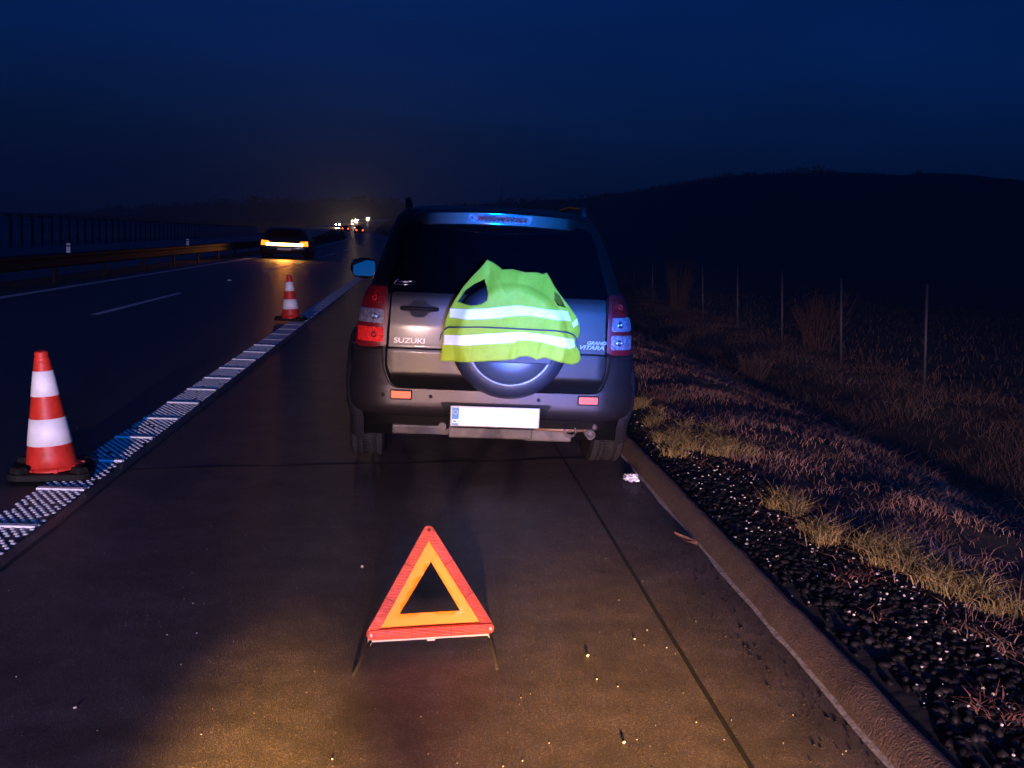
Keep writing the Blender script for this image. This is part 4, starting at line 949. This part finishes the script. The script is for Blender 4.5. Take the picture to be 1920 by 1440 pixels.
def vest_y(x, z):
    q = math.hypot(x - SX, z - 0.86); y = -0.237
    if q > 0.27: y += 0.75 * (q - 0.27) * min(1, (q - 0.27) / 0.06)
    f = 0.0055 * math.sin(31 * x + 5 * z) + 0.004 * math.sin(57 * x - 22 * z + 1) + 0.004 * math.sin(24 * z + 9 * x) + 0.004 * math.sin(14 * x - 33 * z)
    for (ax, az), (bx, bz), dp, wd_ in (((-0.172, 0.73), (-0.168, 1.05), 0.006, 0.007), ((0.24, 0.99), (0.335, 1.06), 0.006, 0.007), ((0.088, 0.75), (0.092, 0.92), 0.007, 0.006), ((0.20, 0.77), (0.235, 0.93), 0.008, 0.008),
                                        ((-0.07, 1.29), (0.02, 1.12), 0.007, 0.010), ((0.25, 1.24), (0.19, 1.10), 0.006, 0.010), ((-0.30, 0.93), (-0.10, 0.80), 0.005, 0.010), ((0.33, 0.95), (0.44, 0.80), 0.007, 0.009), ((0.05, 1.24), (0.11, 1.07), 0.004, 0.012), ((-0.02, 0.93), (0.16, 0.99), 0.004, 0.010)):
        vx, vz = bx - ax, bz - az; t_ = max(0.0, min(1.0, ((x - ax) * vx + (z - az) * vz) / (vx * vx + vz * vz)))
        dd = math.hypot(x - ax - t_ * vx, z - az - t_ * vz); f -= dp * math.exp(-(dd / wd_) ** 2) * (0.4 + 0.6 * math.sin(PI * min(1, t_ + 0.1)))
    low = max(0.0, 0.85 - z) / 0.1
    f += 0.012 * low * math.sin(26 * x + 0.8) * (1 if x > 0.06 else 0.25)
    if x > 0.085: f -= 0.006
    f += 0.010 * math.exp(-((x + 0.075 - (z - 1.2) * 0.1) / 0.02) ** 2) * max(0, min(1, (z - 1.15) / 0.08))
    return y + f
vest = tag(empty('safety_vest', (XC, YC, 0.002)), 'yellow-green safety vest with two reflective bands stretched over the spare wheel cover', 'safety vest')
def vfn(o):
    def fn(a, b_, h): return (a, vest_y(a, b_) - o - h, b_)
    return fn
cl_ = patch(VO[::-1], vfn(0), 0.008, 0.0, [HL, HR], flip=True).build('cloth', A['vest'], vest)
m_ = cl_.modifiers.new('thickness', 'SOLIDIFY'); m_.thickness = 0.003; m_.offset = 0
for p in (S1, S2, S3): patch(p, vfn(0.0045), 0.008, 0.003, flip=False).build('reflective_band', A['tape'], vest)
for L_ in (VO, HL, HR):
    P_ = [];
    for i in range(len(L_)):
        a_, b_ = Vector(L_[i]), Vector(L_[(i + 1) % len(L_)])
        for k in range(3): q_ = a_.lerp(b_, k / 3); P_.append((q_.x, vest_y(q_.x, q_.y) - 0.001, q_.y))
    MB().tube(P_, 0.0032, 6, closed=True).build('hem', A['vest_hem'], vest)
# back layer and side flaps reaching round the wheel
V = []; F = []
edge = [(-0.333, 0.735), (-0.322, 0.887), (-0.311, 0.963), (-0.291, 1.024), (-0.262, 1.084), (-0.218, 1.155), (-0.17, 1.213), (-0.12, 1.262), (-0.09, 1.285), (0.0, 1.255), (0.13, 1.248), (0.235, 1.238), (0.281, 1.21), (0.332, 1.13), (0.4, 1.05), (0.456, 0.97), (0.46, 0.90)]
for i, (x, z) in enumerate(edge):
    cx_, cz_ = SX + (x - SX) * 0.93, 0.86 + (z - 0.86) * 0.93; y0 = vest_y(x, z) + 0.002
    V += [(x, y0, z), (SX + (x - SX) * 0.985, y0 + 0.05, 0.86 + (z - 0.86) * 0.985), (cx_, y0 + 0.12, cz_)]
    if i: F += [(3 * i - 3, 3 * i, 3 * i + 1, 3 * i - 2), (3 * i - 2, 3 * i + 1, 3 * i + 2, 3 * i - 1)]
MB().add(V, F, True).build('side_flap', A['vest'], vest)
CORD_ = [tuple(Vector(CORD[i]).lerp(Vector(CORD[i + 1]), k / 4)) for i in range(len(CORD) - 1) for k in range(4)] + [CORD[-1]]
cord = MB().tube([(x, min(vest_y(x + d_, z) for d_ in (-0.03, -0.015, 0, 0.015, 0.03)) - 0.009, z) for x, z in CORD_] , 0.0042, 8).build('elastic_cord', A['cord'], None, loc=(XC, YC, 0.002))
tag(cord, 'dark elastic cord stretched across the vest between its bands', 'cord')

# ------------------------------------------------------------------ small things on the shoulder
def crumple(name, loc, s, mat, label, cat, seed, flat=0.5):
    rn = np.random.default_rng(seed); bm = bmesh.new(); bmesh.ops.create_icosphere(bm, subdivisions=3, radius=1)
    for v in bm.verts:
        d = v.co.copy(); k = 0.75 + 0.25 * math.sin(7 * d.x + seed) * math.sin(6 * d.y + 2 * seed) + 0.18 * math.sin(13 * d.z + 9 * d.x)
        v.co = Vector((d.x * s[0], d.y * s[1], max(-0.2, d.z) * s[2])) * k
    me = bpy.data.meshes.new(name); bm.to_mesh(me); bm.free(); me.materials.append(mat)
    o = bpy.data.objects.new(name, me); COL.objects.link(o); o.location = loc; return tag(o, label, cat)
crumple('crumpled_wrapper', (1.30, 6.78, 0.02), (0.055, 0.09, 0.035), A['litter'], 'crumpled pale wrapper lying against the kerb behind the car wheel', 'litter', 3)
lf = MB()
V = []; F = []
for k in range(9):
    t = k / 8; wv = 0.028 * math.sin(PI * min(1, t * 1.05)) + 0.002
    V += [(-wv, -0.06 + 0.12 * t, 0.012 + 0.03 * t * t + 0.012), (0, -0.06 + 0.12 * t, 0.008 + 0.03 * t * t), (wv, -0.06 + 0.12 * t, 0.014 + 0.03 * t * t + 0.010)]
    if k: F += [(3 * k - 3, 3 * k - 2, 3 * k + 1, 3 * k), (3 * k - 2, 3 * k - 1, 3 * k + 2, 3 * k + 1)]
tag(lf.add(V, F, True).build('dry_leaf', A['leaf'], None, loc=(1.315, 5.36, 0.003)), 'curled dry leaf at the foot of the kerb', 'leaf').rotation_euler = (0, 0, 1.0)
for k, (x, y, s, lb) in enumerate(((-0.23, 4.86, 0.009, 'pale pebble left of the warning triangle tip'), (0.62, 3.84, 0.008, 'tan pebble right of the warning triangle leg'), (0.82, 4.02, 0.005, 'small pebble next to the long crack in the shoulder'), (-1.0, 3.35, 0.006, 'whitish pebble alone on the dark left of the shoulder'), (0.63, 3.15, 0.005, 'pebble close to the bottom edge beside the crack'))):
    P = np.array([[0, 0, s * 0.6]]); o = stones('pebble', P, np.array([s]), A['chip']); o.location = (x, y, 0.003); tag(o, lb, 'pebble', 'pebbles on the shoulder')

# ------------------------------------------------------------------ passing traffic
CST = [(0.22, 0.82, 0.06, 4.15, 0.18, 0.3), (0.45, 0.88, 0.0, 4.28, 0.2, 0.35), (0.70, 0.89, 0.02, 4.22, 0.2, 0.35), (0.86, 0.87, 0.06, 3.95, 0.2, 0.3), (0.95, 0.84, 0.10, 3.2, 0.2, 0.25), (1.15, 0.76, 0.22, 2.75, 0.18, 0.2), (1.35, 0.66, 0.40, 2.35, 0.15, 0.2), (1.42, 0.52, 0.62, 2.1, 0.15, 0.2), (1.44, 0.3, 1.0, 1.7, 0.1, 0.1)]
cz = np.array([s[0] for s in CST]); cv = np.array([s[1:] for s in CST])
def cst(z): return [float(np.interp(z, cz, cv[:, k])) for k in range(5)]
def tail_pt(s, z, h):
    wd, yr, yf, rr, rf = cst(z); a = abs(s); sg = 1 if s >= 0 else -1; f = wd - rr
    if a <= f: return Vector((s, yr + 0.06 * a * a - h, z))
    th = min((a - f) / rr, 1.4); return Vector((sg * (f + (rr + h) * math.sin(th)), yr + 0.06 * f * f + rr - (rr + h) * math.cos(th), z))
def nose_pt(s, z, h):
    wd, yr, yf, rr, rf = cst(z); a = abs(s); sg = 1 if s >= 0 else -1; f = wd - rf
    if a <= f: return Vector((s, yf - 0.06 * a * a + h, z))
    th = min((a - f) / rf, 1.4); return Vector((sg * (f + (rf + h) * math.sin(th)), yf - 0.06 * f * f - rf + (rf + h) * math.cos(th), z))
def make_traffic_car(loc, rz, label, tail=None, head=None, strip_mat=None, group=None, big=1.0):
    t = tag(empty('passing_car', loc, rz), label, 'car', group)
    zz = np.concatenate([np.arange(0.22, 1.44, 0.06), [1.44]]); vs = []; fs = []
    for z in zz:
        wd, yr, yf, rr, rf = cst(z); half = []
        for k in range(7): half.append(tail_pt((wd - rr) * k / 6, z, 0))
        for k in range(1, 6): half.append(tail_pt(wd - rr + rr * 1.4 * k / 5, z, 0))
        y0 = half[-1].y; y1 = yf - 0.06 * (wd - rf) ** 2 - rf
        for k in range(1, 30): half.append(Vector((wd, y0 + (y1 - y0) * k / 29, z)))
        for k in range(1, 6): th = 1.45 * (1 - k / 5); half.append(Vector((wd - rf + rf * math.sin(th), y1 + rf * math.cos(th), z)))
        for k in range(1, 5): x = (wd - rf) * (1 - k / 4); half.append(Vector((x, yf - 0.06 * x * x, z)))
        vs += half + [Vector((-p.x, p.y, p.z)) for p in half[-2:0:-1]]
    n = len(vs) // len(zz)
    for i in range(len(zz) - 1):
        for k in range(n):
            q = (k + 1) % n; f = (i * n + k, i * n + q, (i + 1) * n + q, (i + 1) * n + k); c = sum((vs[j] for j in f), Vector()) / 4
            if abs(c.x) > 0.7 and any((c.y - ay) ** 2 + (c.z - 0.32) ** 2 < 0.34 ** 2 for ay in (0.8, 3.4)): continue
            fs.append(f)
    fs.append(tuple((len(zz) - 1) * n + k for k in range(n))); fs.append(tuple(range(n))[::-1])
    MB().add(vs, fs, True).build('body', A['far_paint'], t)
    for ay in (0.8, 3.4):
        for sg in (-1, 1):
            wl = MB().lathe([(0.19, -0.1), (0.29, -0.105), (0.318, -0.08), (0.318, 0.08), (0.29, 0.105), (0.19, 0.1)], 24, Matrix.Rotation(rad(90), 4, 'Y')).build('wheel', A['rubber'], t, loc=(sg * 0.77, ay, 0.318))
            MB().lathe([(0.19, 0.06), (0.05, 0.07), (0, 0.07)], 20, Matrix.Rotation(rad(90) * sg, 4, 'Y')).build('rim', A['steel'], wl)
    patch(rpoly([(-0.62, 1.0), (0.62, 1.0), (0.48, 1.33), (-0.48, 1.33)], 0.05), lambda a, b_, h: tail_pt(a, b_, h + 0.006), 0.1, 0.006, flip=False).build('rear_window', A['glass'], t)
    patch(rpoly([(-0.66, 1.0), (0.66, 1.0), (0.5, 1.36), (-0.5, 1.36)], 0.05), lambda a, b_, h: nose_pt(a, b_, h + 0.006), 0.1, 0.006, flip=True).build('windscreen', A['glass'], t)
    for sg in (-1, 1):
        for y0, y1, y2 in ((0.75, 1.55, 1.5), (1.62, 2.75, 2.2)):
            patch(rpoly([(y0, 0.98), (y1, 0.98), (y2, 1.34), (y0 + 0.1, 1.34)], 0.03), lambda a, b_, h: (sg * (cst(b_)[0] + 0.006 + h), a, b_), 0.1, 0.006, flip=(sg > 0)).build('side_window', A['glass'], t)
        k = big
        tl = [(sg * 0.50, 0.66 - 0.05 * k), (sg * (0.50 + 0.36), 0.66 - 0.05 * k), (sg * (0.50 + 0.34), 0.66 + 0.14 * k), (sg * 0.56, 0.66 + 0.12 * k)]
        patch(rpoly(tl, 0.02), lambda a, b_, h: tail_pt(a, b_, h + 0.01), 0.06, 0.01, flip=(sg < 0)).build('tail_lamp', tail or A['red_lens'], t)
        hl = [(sg * 0.42, 0.60), (sg * 0.80, 0.60), (sg * 0.82, 0.60 + 0.16 * k), (sg * 0.48, 0.60 + 0.14 * k)]
        patch(rpoly(hl, 0.02), lambda a, b_, h: nose_pt(a, b_, h + 0.01), 0.06, 0.01, flip=(sg > 0)).build('headlamp', head or A['clear_lens'], t)
    if head:
        l = bpy.data.lights.new('headlight_beam', 'SPOT'); l.energy = 17000; l.color = (1.0, 0.62, 0.30); l.shadow_soft_size = 0.3; l.spot_size = rad(70); l.spot_blend = 1.0
        lo = bpy.data.objects.new('headlight_beam', l); COL.objects.link(lo); lo.parent = t; lo.location = (0, 4.7, 0.9); lo.rotation_euler = (rad(91), 0, 0)
    if strip_mat:
        patch(rpoly([(-0.66, 0.59), (0.66, 0.59), (0.66, 0.72), (-0.66, 0.72)], 0.03), lambda a, b_, h: tail_pt(a, b_, h + 0.016), 0.08, 0.012, flip=False).build('streak_strip', strip_mat, t)  # glowing strip added in place of the moving lamps' light streak
    if strip_mat:
        l = bpy.data.lights.new('tail_light', 'SPOT'); l.energy = 190; l.color = (1.0, 0.28, 0.035); l.shadow_soft_size = 0.25; l.spot_size = rad(125); l.spot_blend = 0.8
        lo = bpy.data.objects.new('tail_light', l); COL.objects.link(lo); lo.parent = t; lo.location = (0, -0.10, 0.64); lo.rotation_euler = (rad(-88), 0, 0)
    MB().box((0, -0.012, 0.45), (0.50, 0.012, 0.10)).build('number_plate', A['plate_frame'], t, loc=(0, 0, 0))
    return t
pc = make_traffic_car((-5.95, 49.0, 0.002), rad(2), 'dark car in the left lane with glaring amber tail lamps and a strip standing for their light streak', A['amber_lit'], None, A['amber_core'], None, 1.2)
pc.scale = (1.16, 1.08, 0.93)
def on_road(u, y): return (u + float(OFF(y)), y, float(ZR(y)) + 0.004)
def far(u, y, rz, lb, tail=None, head=None, grp=None, big=1.0, dz=0.0):
    x, yy, z = on_road(u, y); make_traffic_car((x, yy, z + dz), rz, lb, tail, head, None, grp, big)
TG = 'far cars showing tail lamps'; HG = 'far cars showing headlamps'
far(-3.4, 250, rad(8), 'far car with red tail lamps, nearest of the red cluster at the bend', A['tail_lit'], None, TG, 1.6)
far(-6.2, 285, rad(8), 'far car with red tail lamps, leftmost of the red cluster at the bend', A['tail_lit'], None, TG, 1.6)
far(-2.9, 330, rad(6), 'far car with red tail lamps just above the others of the cluster', A['tail_lit'], None, TG, 1.8)
far(-11.8, 420, rad(184), 'oncoming car with dazzling white headlamps left of the red cluster', None, A['head_lit'], HG, 3.4)
far(-11.5, 560, rad(183), 'oncoming car whose white headlamps shine right above the red cluster', None, A['head_lit'], HG, 4.0)
far(-13.5, 640, rad(180), 'far oncoming car with headlamps on the rise close to the parked car', None, A['head_lit'], HG, 2.0)
far(-13.5, 760, rad(180), 'farthest oncoming car with headlamps beside the parked car roof edge', None, A['head_lit'], HG, 2.0)

# ------------------------------------------------------------------ HAZE: thin air volume added for glow round the lamps
hz = bpy.data.materials.new('haze_air'); hz.use_nodes = True; hn = hz.node_tree; hn.nodes.clear()
ho = hn.nodes.new('ShaderNodeOutputMaterial'); hv = hn.nodes.new('ShaderNodeVolumePrincipled')
hv.inputs['Density'].default_value = 0.0005; hv.inputs['Color'].default_value = (0.85, 0.88, 0.95, 1); hv.inputs['Anisotropy'].default_value = 0.3
hn.links.new(hv.outputs[0], ho.inputs['Volume'])
hb = MB().box((0, 1900, 60), (5200, 4200, 150)).build('haze', hz)
tag(hb, None, None, None, 'stuff')
